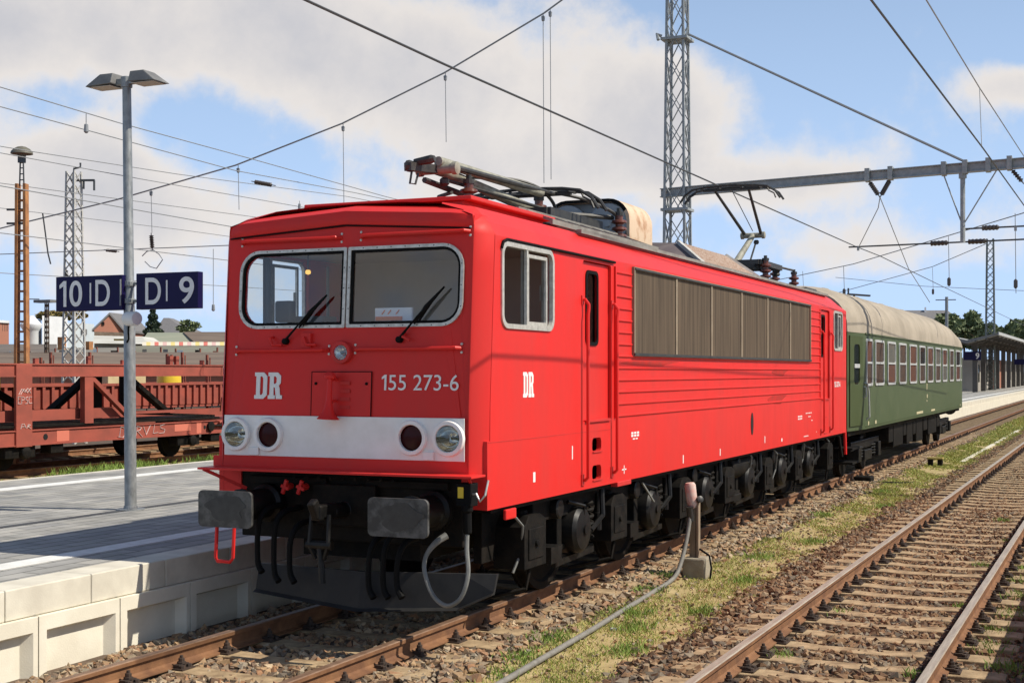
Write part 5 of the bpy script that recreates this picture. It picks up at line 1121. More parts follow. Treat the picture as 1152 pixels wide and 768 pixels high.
# ================================================================== MASTS, SPANS AND WIRES
def onx(px, py, X):
    d = at(px, py, 1)-Vector((0,0,EYE)); t = X/d.x; return Vector((X, t*d.y, EYE+t*d.z))
def ony(px, py, Y):
    d = at(px, py, 1)-Vector((0,0,EYE)); t = Y/d.y; return Vector((t*d.x, Y, EYE+t*d.z))
def lattice(name, label, cat, x, y, z0, z1, w0, w1, panels, leg, brace, mat, ladder=False):
    o = thing(name, label, cat, (x, y, z0))
    hw = lambda z: (w0+(w1-w0)*(z-z0)/(z1-z0))/2
    for sx in (-1, 1):
        for sy in (-1, 1):
            w = MB(); w.bar((x+sx*hw(z0), y+sy*hw(z0), z0), (x+sx*hw(z1), y+sy*hw(z1), z1), leg); w.build('leg', mat, o)
    w = MB(); h = (z1-z0)/panels
    for k in range(panels):
        a, b = z0+k*h, z0+(k+1)*h; ha, hb = hw(a), hw(b)
        if ladder:
            for s_ in (-1, 1): w.bar((x-ha, y+s_*ha, a), (x+ha, y+s_*ha, a), brace); w.bar((x+s_*ha, y-ha, a), (x+s_*ha, y+ha, a), brace)
            continue
        for s_ in (-1, 1):
            f = s_ if k % 2 else -s_
            w.bar((x-f*ha, y+s_*ha, a), (x+f*hb, y+s_*hb, b), brace, brace*.5); w.bar((x+s_*ha, y-f*ha, a), (x+s_*hb, y+f*hb, b), brace, brace*.5)
            w.bar((x+f*ha, y+s_*ha, a), (x-f*hb, y+s_*hb, b), brace, brace*.5); w.bar((x+s_*ha, y+f*ha, a), (x+s_*hb, y-f*hb, b), brace, brace*.5)
    w.build('bracing', mat, o); return o
galvm = pm('mast_galvanised', (.25, .27, .275), (.36, .38, .38), scale=10, rough=.55, metal=.2)
mast = lattice('catenary_mast', 'tall grey lattice mast rising behind the locomotive roof and carrying the cross beam', 'mast', -9.56, 30.79, ZP, 13.4, .58, .34, 17, .055, .034, galvm)
w = MB()
for z in (4.35, 6.0, 10.0): w.box(-9.56-.32, -9.56+.32, 30.79-.30, 30.79+.30, z-.03, z+.03)
w.tube([(-9.85, 30.5, 10.05), (-9.95, 30.45, 10.1), (-9.9, 30.4, 9.95)], .04, 6); w.build('gusset', galvm, mast)
ga, gb = at(744, 217.5, 32.1), at(1152, 183, 27.5); gd = (gb-ga); gb2 = ga+gd*1.55; gb2.z = ga.z+(gb.z-ga.z)
beam_t = thing('cross_beam', 'long grey steel beam spanning from the lattice mast over the tracks to the right', 'beam', tuple(ga))
w = MB(); w.bar(ga, gb2, .05, .17); w.bar(ga+Vector((0,0,.095)), gb2+Vector((0,0,.095)), .16, .02); w.bar(ga-Vector((0,0,.095)), gb2-Vector((0,0,.095)), .16, .02); w.build('girder', galvm, beam_t)
def onbeam(px):   # the point of the beam seen at column px
    best = min((abs(576+F_PX*((p.x*CS+p.y*SN)/(-p.x*SN+p.y*CS))-px), t) for t in np.linspace(0, 1.3, 1300) for p in (ga+gd*t,)); return ga+gd*best[1]
dp = onbeam(1083); D_ = -dp.x*SN+dp.y*CS
w = MB(); w.tube([dp-Vector((0,0,.08)), Vector((dp.x, dp.y, at(1083, 273, D_).z))], .05, 10); w.tube([dp-Vector((0,0,.1)), dp-Vector((0,0,.22))], .08, 8)
low = Vector((dp.x, dp.y, at(1083, 254, D_).z))
w.build('drop_tube', galvm, beam_t)
for px in (1061, 1122):
    w = MB(); w.tube([onbeam(px)-Vector((0,0,.08)), low], .014, 6); w.build('stay_rod', galvm, beam_t)
w = MB()
for px in (976, 1002, 1062, 1086, 1112, 1136):
    p = onbeam(px); w.box(p.x-.05, p.x+.05, p.y-.12, p.y+.12, p.z-.13, p.z+.15)
w.build('clamp', galvm, beam_t)
def ins_string(a, b, name, label, group=None, r=.055):
    a, b = Vector(a), Vector(b); L_ = (b-a).length; n_ = max(4, int(L_/.07)); pr = [(0, .012), (L_*.12, .012)]
    for k in range(n_):
        z = L_*(.14+.70*k/n_); s_ = L_*.70/n_; pr += [(z, r*.55), (z+s_*.4, r), (z+s_*.7, r*.6)]
    pr += [(L_*.86, .012), (L_, .012)]
    w = MB(); w.lathe(a, b-a, pr, 10); return tag(w.build(name, darkporc, smooth=True), label, 'insulator', group)
darkporc = pm('dark_porcelain', (.055, .045, .042), rough=.3)
av = at(990, 222, 29.6)
ins_string(onbeam(977)-Vector((0,0,.1)), av, 'insulator', 'left dark insulator of the V under the grey cross beam'); ins_string(onbeam(1002)-Vector((0,0,.1)), av, 'insulator', 'right dark insulator of the V under the grey cross beam')
ins_string(onbeam(1137)-Vector((0,0,.1)), at(1152, 207, 27.6), 'insulator', 'dark insulator slanting from the cross beam at the right picture edge')
def wire(label, pts, r, m=wiredark, group=None, name='overhead_wire', sag=0.0):
    pts = [Vector(p) for p in pts]
    if len(pts) == 2 and sag:
        a, b = pts; pts = [a.lerp(b, t)-Vector((0,0,sag*4*t*(1-t))) for t in np.linspace(0, 1, 14)]
    w = MB(); w.tube(pts, r, 6); return tag(w.build(name, m, smooth=True), label, 'wire', group)
wire('insulated stay from the V of insulators down left to the contact wire', [av, at(988, 234, 29.8), at(967, 276, 31.5)], .010, wiregrey)
wire('thin wire from the V of insulators down right past the coach roof', [av, at(1022, 302, 32.5), at(1046, 340, 34)], .010, wiregrey)
wire('tensioned rod from the lattice mast down to the top of the cross beam', [at(775, 39, 32), onbeam(1086)+Vector((0,0,.12))], .030, wiregrey, name='stay_rod')
# track A contact wire, track B contact wire and messenger
wire('dark contact wire over the locomotive, touched by the raised pantograph', [onx(300, -20, -6.62), onx(500, 72.5, -6.60), onx(752, 184, -6.56), onx(962, 277, -6.5), onx(990, 288, -6.45), onx(1060, 322, -6.4), onx(1200, 389, -6.2)], .013, wiredark)
wire('lower dark contact wire over the empty right track', [at(900, -115, 9.5), at(980, 0, 12.07), at(1106, 167, 20.1), at(1152, 231, 27), at(1200, 300, 40)], .012, wiredark)
wire('upper messenger wire over the empty right track', [at(980, -125, 13), at(1042, 0, 16.3), at(1102, 99, 21.5), at(1152, 176, 27.5), at(1200, 255, 40)], .010, wiregrey)
wire('short dropper linking the two wires over the right track', [at(1102, 99, 21.5), at(1104.5, 166, 20.1)], .006, wiregrey, name='dropper_wire')
# registration arms on the drop tube
for lab, a, b, i0, i1 in (('lower steady arm below the cross beam, reaching left over the green coach', (955, 278, 31.5), (1190, 267.5, 28), .42, .50), ('upper steady arm running right from the drop tube', (1086, 257.5, 28.3), (1190, 252.5, 27.5), .18, .36)):
    A_, B_ = at(*a), at(*b); t = thing('steady_arm', lab, 'steady arm', tuple(A_))
    w = MB(); w.tube([A_, B_], .018, 8); w.build('arm_tube', wiredark, t)
    for q0, q1 in ((i0, i1),)+(((.60, .68),) if i0 > .3 else ()):
        w = MB(); w.lathe(A_.lerp(B_, q0), B_-A_, [(0,.02)]+[(.02+(B_-A_).length*(q1-q0)*k/9, .045 if k % 2 else .06) for k in range(9)]+[((B_-A_).length*(q1-q0)+.03, .02)], 10); w.build('insulator', darkporc, t)
    w = MB(); p = A_.lerp(B_, .05 if i0 > .3 else .55); w.bar(p, p-Vector((0,0,.09)), .05); w.build('wire_clip', galvm, t)
# messenger lines far right
wire('thin far wire crossing from the coach roof up to the right edge', [at(860, 318, 60), at(960, 297, 52), at(1067, 265, 44), at(1200, 225, 38)], .016, wiregrey)
wire('second thin far wire below the first, rising to the far right mast', [at(940, 330, 80), at(1049, 300, 70), at(1110, 274, 62)], .018, wiregrey)
wire('level thin wire in front of the far right mast, by its crossarm', [at(940, 312, 100), at(1040, 322, 95), at(1152, 327, 90)], .02, wiregrey)
for k, (px, y0, y1, D) in enumerate(((949, 299, 330, 52), (1067, 266, 322, 46), (1142, 240, 330, 42), (1049, 301, 330, 70), (903, 305, 326, 62))):
    o = thing('dropper', ('short hanging dropper with a clip above the coach front', 'long dropper with a dark weight below the steady arm', 'long dropper with a dark weight near the right edge of the view', 'dropper from the far wire by the dark rooftop', 'dropper hanging above the rear of the locomotive')[k], 'dropper wire', tuple(at(px, y0, D)))
    w = MB(); w.tube([at(px, y0, D), at(px+1, y1, D)], .012, 5); w.build('wire', wiregrey, o)
    w = MB(); w.lathe(at(px+.6, y1-(y1-y0)*.18, D), (0,0,-1), [(0,.02),(.05,.06),(.25,.06),(.3,.02)], 8); w.build('weight', darkporc, o)
# the head span across the tracks at the left
HS = 30.79
pts = [ony(px, py, HS) for px, py in ((-260, 316), (-120, 289), (0, 257), (130, 225), (265, 186), (385, 139), (500, 82), (612, 15), (690, -42), (755, -90))]
wire('thick sagging head span cable sweeping up to the top of the lattice mast', pts, .021, wiregrey, name='head_span')
for px, y0, y1, l in ((268, 186, 236, 'shortest dropper under the thick sagging cable, left of the nose'), (386, 139, 232, 'dropper under the thick sagging cable above the left windscreen'), (501, 82, 160, 'dropper under the thick sagging cable above the front pantograph'), (611, 15, 206, 'left one of the close pair of long droppers above the front pantograph'), (619, 10, 202, 'right one of the close pair of long droppers above the front pantograph'), (170, 212, 262, 'dropper carrying the insulator left of the platform lamp')):
    w = MB(); w.tube([ony(px, y0, HS), ony(px+1, y1, HS)], .010, 5); w.lathe(ony(px, y0+3, HS), (0,0,-1), [(0,.02),(.02,.05),(.12,.04),(.14,.01)], 8); tag(w.build('dropper_wire', wiregrey), l, 'dropper wire')
wire('lower cross span wire running level behind the platform lamp and sign', [ony(-150, 290, HS), ony(0, 286, HS), ony(258, 276, HS), ony(420, 268, HS)], .014, wiregrey, name='cross_span')
ins_string(ony(170, 262, HS), ony(171.5, 282, HS), 'insulator', 'upright dark insulator hanging right of the lamp post above the sign', r=.075)
w = MB(); w.tube([ony(160, 288, HS), ony(165, 283, HS), ony(172, 281, HS), ony(179, 286, HS), ony(183, 292, HS), ony(176, 302, HS), ony(169, 300, HS), ony(163, 294, HS)], .014, 6); tag(w.build('wire_loop', wiregrey, smooth=True), 'small loose wire loop below the hanging insulator', 'wire')
ins_string(ony(283, 204, 30), ony(310, 209, 30), 'insulator', 'dark spindle insulator lying in the wire left of the nose', r=.06)
ins_string(ony(117, 281, 31), ony(134, 283, 31), 'insulator', 'flat dark insulator in the level cross wire left of the lamp post', r=.05)
for k, (X, p, l) in enumerate(((-19.5, ((-40, 88), (0, 98), (133, 138), (280, 178), (433, 221), (700, 288)), 'topmost thin wire over the platform'),
                 (-19.9, ((-40, 110), (0, 120), (140, 158), (265, 192), (400, 217), (700, 282)), 'second thin wire from the top over the platform'),
                 (-19.3, ((-40, 201), (0, 209), (130, 232), (266, 256), (460, 288)), 'thin wire passing just above the lamp post middle'),
                 (-23.4, ((-40, 158), (39, 171), (200, 196), (390, 221), (600, 262)), 'thin wire meeting the dark spindle insulator from the left'),
                 (-23.6, ((-40, 166), (0, 172), (156, 201), (351, 235), (600, 287)), 'thin wire crossing the lamp post above the lattice mast arm'),
                 (-23.4, ((-40, 257), (0, 262), (258, 293), (460, 318)), 'thin low wire just above the blue platform sign'),
                 (-27.5, ((-40, 201), (0, 206), (293, 245), (460, 270)), 'thin far wire behind the top of the pale lattice mast'),
                 (-27.7, ((-40, 303), (0, 307), (258, 322), (460, 335)), 'lowest thin wire level with the platform sign'),
                 (-31.5, ((-40, 228), (0, 234), (200, 258), (460, 294)), 'thin far wire between the lamp post and the locomotive brow'))):
    wire(l, [onx(px, py, X) for px, py in p], .011 if k < 5 else .012, wiregrey)
for px, y0, y1, X, l in ((97, 128, 150, -19.5, 'short dropper between the two top wires left of the lamp'), (240, 280, 350, -23.4, 'dropper hanging right of the platform sign'), (337, 226, 236, -23.5, 'tiny dropper beside the dark spindle insulator')):
    w = MB(); w.tube([onx(px, y0, X), onx(px, y1, X)], .010, 5); w.lathe(onx(px, y1, X), (0,0,1), [(0,.02),(.03,.05),(.18,.04),(.2,.01)], 8); tag(w.build('dropper_wire', wiregrey), l, 'dropper wire')
wire('loose wire end hanging beside the rusty lamp mast', [onx(48, 240, -26), onx(51, 262, -26), onx(54, 285, -26), onx(57, 297, -26)], .02, wiredark, name='hanging_wire')
# lamp and lattice masts on the left
lm = thing('yard_lamp_mast', 'rust orange ladder-like yard mast topped by a dark mushroom lamp', 'lamp mast', (-25.4, 26.3, -.3))
for s_ in (-1, 1):
    w = MB(); w.bar((-25.4+s_*.135, 26.3+s_*.05, -.3), (-25.4+s_*.095, 26.3+s_*.035, 6.95), .20, .075, (1, .35, 0)); w.build('leg', rustpost, lm, bevel=.006)
w = MB()
for k in range(28): z = -.1+k*.255; w.bar((-25.4-.11, 26.3-.04, z), (-25.4+.11, 26.3+.04, z), .10, .05)
w.build('rung', rustpost, lm)
w = MB(); w.tube([(-25.4-.07, 26.3, 6.9), (-25.4-.05, 26.3, 7.5)], .02, 6); w.tube([(-25.4+.07, 26.3, 6.9), (-25.4+.05, 26.3, 7.5)], .02, 6); w.box(-25.47, -25.33, 26.23, 26.37, 7.48, 7.62)
for z in (7.05, 7.2, 7.35): w.bar((-25.46, 26.3, z), (-25.34, 26.3, z), .025)
w.build('lamp_stem', wiredark, lm)
w = MB(); w.lathe((-25.4, 26.3, 7.60), (0,0,1), [(0,.09),(.08,.11),(.10,.26),(.105,.275),(.16,.265),(.23,.20),(.28,.11),(.30,.02)], 22); w.build('lamp_head', pm('lamp_olive', (.10, .095, .07), (.15, .14, .11), scale=6, rough=.6), lm, smooth=True)
w = MB()
for z in (5.95, 6.3): w.bar((-25.75, 26.15, z), (-25.3, 26.35, z), .05)
w.build('bracket', wiredark, lm)
pmst = lattice('catenary_mast', 'pale lattice mast with a crossarm at its top behind the platform sign', 'mast', -33, 36.6, -.3, 9.1, .58, .34, 22, .06, .04, mastw)
w = MB(); w.bar((-33.1, 36.6, 8.8), (-32.35, 36.9, 8.8), .07); w.bar((-32.37, 36.9, 8.8), (-32.37, 36.9, 8.45), .05); w.bar((-32.7, 36.75, 8.8), (-32.7, 36.75, 8.5), .05); w.tube([(-33, 36.6, 9.1), (-33, 36.6, 9.2), (-32.8, 36.7, 9.25), (-32.8, 36.7, 9.4)], .035, 6); w.build('crossarm', wiredark, pmst)
ins_string((-33.2, 36.45, 5.8), (-33.2, 36.45, 5.0), 'insulator', 'dark insulator fixed to the left side of the pale lattice mast', r=.08)
fl = lattice('yard_lamp_mast', 'slim brown yard mast with a flat lamp head left of the pale lattice mast', 'lamp mast', -50, 53.5, -.3, 5.7, .17, .12, 22, .045, .03, bark)
w = MB(); w.box(-50.7, -49.6, 53.3, 53.8, 5.72, 5.86); w.bar((-51.1, 53.0, 5.9), (-50.4, 53.4, 5.9), .05); w.build('lamp_head', lampgrey, fl)
# far right mast, pole and lamp
q = at(1114, 418, 125)
lattice('catenary_mast', 'distant dark lattice mast standing above the platform canopy at the far right', 'mast', q.x, q.y, -.3, 14.4, .85, .55, 20, .12, .08, pm('mast_dark', (.17, .19, .18), rough=.7))
q = at(1065, 418, 140); fp = thing('utility_pole', 'far grey pole with a thin crossarm behind the coach roof end', 'pole', (q.x, q.y, -.3))
w = MB(); w.tube([(q.x, q.y, -.3), (q.x, q.y, 9.9)], .16, 8); w.build('pole', wiregrey, fp)
w = MB(); w.bar((q.x-1.1, q.y, 9.6), (q.x+.9, q.y+.2, 9.6), .10); w.build('crossarm', wiregrey, fp)
q = at(966, 418, 60); fp = thing('station_lamp', 'dark flat lamp head on a post, seen just above the coach roof front', 'lamp', (q.x, q.y, -.3))
w = MB(); w.tube([(q.x-.2, q.y, -.3), (q.x-.2, q.y, 5.6)], .05, 8); w.tube([(q.x-.45, q.y, 5.5), (q.x-.45, q.y, 5.9)], .04, 6); w.build('post', wiredark, fp)
w = MB(); w.bar((q.x-.45, q.y-.2, 5.62), (q.x+.45, q.y+.2, 5.55), .25, .07); w.build('lamp_head', wiredark, fp)

# ================================================================== BACKGROUND
def tree(name, label, c, rx, ry, rz, base, n, leaf, m, group=None, cone=False, lobes=9):
    t = thing(name, label, 'tree', (c.x, c.y, base))
    w = MB(); w.tube([(c.x, c.y, base), (c.x+.05*rx, c.y, c.z-rz*.3), (c.x, c.y, c.z+rz*.4)], [rx*.07, rx*.05, rx*.02], 8)
    for k in range(5):
        a = k*1.3; w.tube([(c.x, c.y, c.z-rz*(.6-.1*k)), (c.x+rx*.6*math.cos(a), c.y+ry*.6*math.sin(a), c.z-rz*.1+.1*k)], [rx*.03, rx*.01], 5)
    w.build('trunk', bark, t)
    if cone:
        zz = rng.random(n)**1.2; r = (1-zz)*(1+.25*np.sin(zz*38))*rng.random(n)**.4; a = rng.uniform(0, 2*math.pi, n)
        P = np.stack([c.x+rx*r*np.cos(a), c.y+ry*r*np.sin(a), c.z-rz+2*rz*zz], 1)
    else:
        ctr = rng.normal(size=(lobes, 3)); ctr /= np.linalg.norm(ctr, axis=1)[:, None]; ctr *= rng.uniform(.35, .75, (lobes, 1)); rad = rng.uniform(.28, .48, lobes)
        k = rng.integers(0, lobes, n); d = rng.normal(size=(n, 3)); d /= np.linalg.norm(d, axis=1)[:, None]
        P = ctr[k]+d*(rad[k]*rng.random(n)**.33)[:, None]; P = P*np.array([rx, ry, rz])+np.array([c.x, c.y, c.z])
    u = rng.normal(size=(n, 3)); u /= np.linalg.norm(u, axis=1)[:, None]; v = np.cross(u, rng.normal(size=(n, 3))); v /= np.linalg.norm(v, axis=1)[:, None]
    s = leaf*rng.uniform(.5, 1.2, (n, 1)); V = np.stack([P-u*s, P+v*s*.6, P+u*s, P-v*s*.6], 1).reshape(-1, 3)-np.array([c.x, c.y, base])
    Q = np.arange(n*4).reshape(n, 4); o = mesh_np('crown', V, Q, m, kind=None); o.parent = t; return t
for px, py, rx, rz, D, l in ((1064, 374, 2.6, 2.7, 170, 'broad dark green tree just right of the coach roof end'), (1084, 369, 2.4, 2.6, 176, 'taller green tree between the coach and the far lattice mast'), (1101, 376, 2.4, 2.0, 168, 'green tree close behind the left corner of the canopy'), (1128, 374, 2.6, 1.9, 190, 'green tree just right of the far lattice mast'), (1146, 372, 3.0, 2.0, 196, 'green tree above the canopy at the right picture edge'), (1175, 368, 4, 3, 196, 'green tree at the outermost right beyond the canopy')):
    c = at(px, py, D); tree('leafy_tree', l, c, rx, rx, rz, -.4, 3800, .42, leafr, 'trees behind the platform canopy')
# dark roofed station building
q = at(1040, 418, 200); sb = thing('station_building', 'distant building with a dark slate roof and a row of windows behind the coach', 'building', (q.x, q.y, -.3))
def slab(a, b, name, m, parent, D, depth, y0, y1, bevel=0, skew=0.0):
    # an upright block seen between columns a..b and rows y0..y1 at depth D, reaching back by depth
    z_ = lambda v, y: Vector((v.x, v.y, EYE-(y-418)/F_PX*D)); p = [at(a, y0, D), z_(at(b, y0, D+skew), y0), z_(at(b, y1, D+skew), y1), at(a, y1, D)]; e_ = at(b, 418, D)-Vector((0, 0, EYE)); bk_ = Vector((e_.x, e_.y, 0)).normalized()*depth
    w = MB(); w.add([v for v in p]+[v+bk_ for v in p], [(0,1,2,3), (7,6,5,4), (0,4,5,1), (1,5,6,2), (2,6,7,3), (3,7,4,0)]); return w.build(name, m, parent, bevel=bevel)
slab(1000, 1079, 'wall', shelterw, sb, 200, 12, 362, 420)
w = MB(); bk_ = Vector((-SN, CS, 0)); p = [at(996, 362, 198), at(1082, 362, 198), at(1066, 349, 204), at(1008, 349, 204)]; w.add(p+[v+bk_*16 for v in p[:2]]+[v+bk_*2 for v in p[2:]], [(0,1,2,3), (4,7,6,5), (1,5,6,2), (0,3,7,4), (3,2,6,7), (0,4,5,1)]); w.build('roof', slate, sb)
for k in range(9): slab(1040+k*4.2, 1042.2+k*4.2, 'window', rubber, sb, 199.8, .1, 364, 371)
slab(1040, 1042, 'chimney', whitewall, sb, 203, 1, 345.5, 351)
# canopy on the left platform, far away
cn = thing('platform_canopy', 'dark grey butterfly canopy on posts over the far end of the platform', 'canopy', (-11.4, 150, ZP))
w = MB(); y0, y1 = 114, 290
pr = [(-9.0, 5.30), (-11.4, 4.72), (-13.8, 5.30), (-13.8, 5.05), (-11.4, 4.45), (-9.0, 5.14)]
w.prism(pr, lambda u, v, t: (u, t, v), y0, y1); w.build('roof', canopym, cn)
w = MB(); w.box(-9.02, -8.93, y0, y1, 5.12, 5.36); w.box(-13.87, -13.78, y0, y1, 5.05, 5.36); w.build('fascia', galvl, cn)
w = MB(); y = y0+2
while y < y1: w.bar((-11.4, y, 4.42), (-9.1, y, 5.02), .14, .22); w.bar((-11.4, y, 4.42), (-13.7, y, 5.02), .14, .22); y += 4.2
for x in (-9.9, -10.7, -12.2, -13): w.box(x-.06, x+.06, y0, y1, 4.42+.24*abs(x+11.4)-.02, 4.42+.24*abs(x+11.4)+.1)
w.build('rafter', canopyd, cn)
y = 117.5
for k in range(10):
    w = MB(); w.box(-11.25, -10.85, y-.2, y+.2, ZP, 4.5); w.build('post', canopyd, cn, bevel=.02); y += 7.2
sh_ = thing('waiting_shelter', 'beige and brown shelter block under the far platform canopy', 'shelter', (-12.2, 150, ZP))
for k, (a, c_, m) in enumerate(((122, 138, shelterw), (142, 150, brick), (155, 185, shelterw))):
    w = MB(); w.box(-13.2, -11.5, a, c_, ZP, 3.4); w.build('wall', m, sh_)
w = MB()
for a in (124, 128, 132, 157, 161, 166, 172): w.box(-11.5, -11.47, a, a+2, 1.3, 2.8)
w.build('window', glassd, sh_); 
cs_ = thing('platform_sign', 'small dark blue platform number sign reading 9 at the left end of the canopy', 'sign', (-10.6, 117.2, 3.6))
w = MB(); w.box(-11.9, -10.55, 117.0, 117.12, 3.15, 3.85); pn = w.build('sign_panel', signblue, cs_)
text_mesh('numeral', '9', .5, white_p, pn, (-10.98, 116.99, 3.25), (1,0,0), (0,0,1), width=.30, bold=.02)
w = MB(); w.box(-11.3, -11.25, 117.04, 117.08, 3.85, 4.6); w.build('hanger', canopyd, cs_)
bs = thing('information_board', 'dark blue wide information board hanging under the canopy at the right edge', 'sign', (-10.2, 121, 3.4))
w = MB(); q0, q1 = at(1141, 404, 128), at(1160, 410, 128); w.box(q0.x, q1.x+1.5, q0.y, q0.y+.2, q1.z, q0.z); w.build('board', signblue, bs)
w = MB(); w.box(q0.x+.3, q0.x+.36, q0.y+.05, q0.y+.1, q0.z, 5.0); w.box(q0.x+1.6, q0.x+1.66, q0.y+.05, q0.y+.1, q0.z, 5.0); w.build('hanger', canopyd, bs)
# hall added out of frame so coach and cab windows reflect something darker
st = thing('added_reflection_hall', 'added long brown brick hall with a slate roof, out of frame, for the windows to reflect', 'building', (16, 150, .5))
w = MB(); w.box(13, 24, 45, 300, -.4, 7.2); w.build('wall', brick, st)
w = MB(); w.prism([(12.4, 7.2), (24.6, 7.2), (24.6, 7.6), (18.5, 10.2), (12.4, 7.6)], lambda u, v, t: (u, t, v), 44.4, 300.6); w.build('roof', slate, st)
for k in range(40):
    w = MB(); w.box(12.94, 12.99, 47.5+k*6.3, 49.6+k*6.3, 1.6, 4.6); w.build('window', slate, st)
# ---- left background
bw = thing('brick_building', 'edge of a brick building at the far left behind the rusty mast', 'building', tuple(at(0, 418, 300)))
slab(-60, 10, 'wall', brick, bw, 300, 12, 359, 425, skew=24); slab(-60, 10.5, 'cornice', whitewall, bw, 299.4, 12, 356, 359, skew=24)
for k in range(3): slab(2+k*2.6, 3.2+k*2.6, 'window', slate, bw, 321.3+k*.9, .3, 364, 372)
fb = thing('industrial_building', 'white clad industrial building with a rounded white silo, left of the pale lattice mast', 'building', tuple(at(60, 418, 340)))
slab(47.5, 76, 'wall', whitewall, fb, 340, 14, 355, 425, skew=10); slab(76.5, 106, 'wall', pm('pale_cladding', (.55, .60, .62), (.48, .53, .56), scale=.3, rough=.6), fb, 352, 14, 363, 425, skew=9); slab(30, 47, 'low_annex', pm('grey_annex', (.45, .46, .46), rough=.7), fb, 344, 6, 368, 425, skew=5)
p = at(35, 418, 338); K_ = 338/119; w = MB(); w.lathe((p.x, p.y, .5), (0,0,1), [(a_*K_, b_*K_) for a_, b_ in ((0, .62), (4.1, .62), (4.25, .72), (4.55, .90), (4.75, .90), (5.3, .40), (5.5, .2))], 20); w.build('silo', whitewall, fb, smooth=True)
for k in range(5): slab(39.5, 46.5, 'louvre', rubber, fb, 340, .5, 357+k*2.3, 358.6+k*2.3, skew=2)
for r_ in range(4):
    for k in range(4): slab(51.5+k*6.2, 52.6+k*6.2, 'window', MATS['pale_cladding'], fb, 341.0+(4+k*6.2)/28.5*10, .3, 359.5+r_*5.5, 361+r_*5.5, skew=.4)
slab(92, 98, 'window', slate, fb, 356.2, .3, 370, 376, skew=1.8)
bh = thing('brick_house', 'reddish brick house with a steep grey gable roof behind the platform sign', 'house', tuple(at(124, 418, 300)))
w = MB(); p = [at(106, 425, 300), at(139.5, 425, 306), at(139.5, 372, 306), at(124, 354.5, 303), at(106, 371, 300)]; bk2 = Vector((at(166, 418, 322)-at(139.5, 418, 306)).to_2d().to_3d())
w.add(p+[v+bk2 for v in p], [(0,1,2,3,4), (9,8,7,6,5), (0,5,6,1), (1,6,7,2), (0,4,9,5)]); w.build('wall', brick, bh)
w = MB(); n_ = -bk2*.03; u_ = Vector((.45, 0, -.4)); e = [p[2]+u_, p[3]+Vector((0,0,.1)), p[4]+Vector((-.45,0,-.4))]; up_ = Vector((0,0,.5))
w.add([v+n_ for v in e]+[v+bk2*1.03 for v in e]+[v+n_+up_ for v in e]+[v+bk2*1.03+up_ for v in e], [(6,7,10,9), (7,8,11,10), (0,3,4,1), (1,4,5,2), (0,1,7,6), (1,2,8,7), (3,9,10,4), (4,10,11,5), (0,6,9,3), (2,5,11,8)]); w.build('roof', slate, bh)
slab(115, 117.5, 'window', rubber, bh, 301.2, .3, 362, 365.5, skew=.4); slab(106, 139.5, 'eaves_band', shedroof, bh, 299.5, .4, 373, 378, skew=6); p = at(146, 356, 312); w = MB(); w.box(p.x-.6, p.x+.6, p.y-.6, p.y+.6, p.z-5, p.z+1); w.build('chimney', brick, bh)
hh = thing('hipped_house', 'house with a dark hipped roof to the right of the spruce', 'house', tuple(at(196, 418, 340)))
slab(176, 210, 'wall', brick, hh, 340, 12, 374, 425); w = MB(); p = [at(173, 374, 338), at(212, 374, 338), at(190, 357.5, 347), at(184, 357.5, 347)]; w.add(p+[v+bk_*22 for v in p[:2]]+[v+bk_*5 for v in p[2:]], [(0,1,2,3), (4,7,6,5), (1,5,6,2), (0,3,7,4), (3,2,6,7), (0,4,5,1)]); w.build('roof', slate, hh)
c = at(172, 366, 310); tree('spruce_tree', 'dark spruce tree between the brick house and the hipped roof', c, 3.1, 3.1, 5.0, -.4, 3600, .36, spruce, cone=True)
c = at(214, 369, 315); tree('small_tree', 'small loose green bush right of the hipped roof', c, 3.4, 3.4, 2.0, -.4, 900, .42, leafr)
c = at(70, 353, 380); tree('ochre_tree', 'ochre coloured tree crown above the white industrial building', c, 9, 5, 2.0, -.4, 2600, .55, leafy)
c = at(92, 352, 384); tree('ochre_tree', 'smaller ochre tree crown behind the right end of the white building', c, 3.2, 3.2, 1.9, -.4, 1000, .5, leafy)
gr = thing('green_roofed_hall', 'long low hall with pale green grey roof behind the striped awning', 'hall', tuple(at(200, 418, 100)))
w = MB(); p = [at(158, 386, 96), at(330, 386, 96), at(322, 374, 104), at(166, 374, 104)]; w.add(p+[v+bk_*14 for v in p[:2]]+[v+bk_*3 for v in p[2:]], [(0,1,2,3), (4,7,6,5), (1,5,6,2), (0,3,7,4), (3,2,6,7), (0,4,5,1)]); w.build('roof', greenroof, gr); slab(160, 328, 'wall', whitewall, gr, 97, 13, 386, 412)
w = MB(); p = [at(218, 386, 95.5), at(330, 386, 95.5), at(330, 375, 103.5), at(206, 375, 103.5)]; w.add(p+[v+Vector((0,0,.12)) for v in p], [(0,1,2,3), (7,6,5,4), (0,4,5,1), (1,5,6,2), (2,6,7,3), (3,7,4,0)]); w.build('darker_roof_half', shedroof, gr)
ph = thing('pale_roofed_shed', 'low shed with a whitish sheet roof left of the striped awning', 'shed', tuple(at(130, 418, 98)))
w = MB(); p = [at(104, 386, 90), at(166, 387, 90), at(160, 378.5, 97), at(106, 377.5, 97)]; w.add(p+[v+bk_*12 for v in p[:2]]+[v+bk_*3 for v in p[2:]], [(0,1,2,3), (4,7,6,5), (1,5,6,2), (0,3,7,4), (3,2,6,7), (0,4,5,1)]); w.build('roof', pm('pale_sheet', (.60, .59, .54), (.42, .41, .36), scale=.5, rough=.8), ph); slab(106, 164, 'wall', shelterw, ph, 91, 11, 386.5, 412); slab(128, 146, 'skylight', leafy, ph, 89.5, .3, 381, 383)
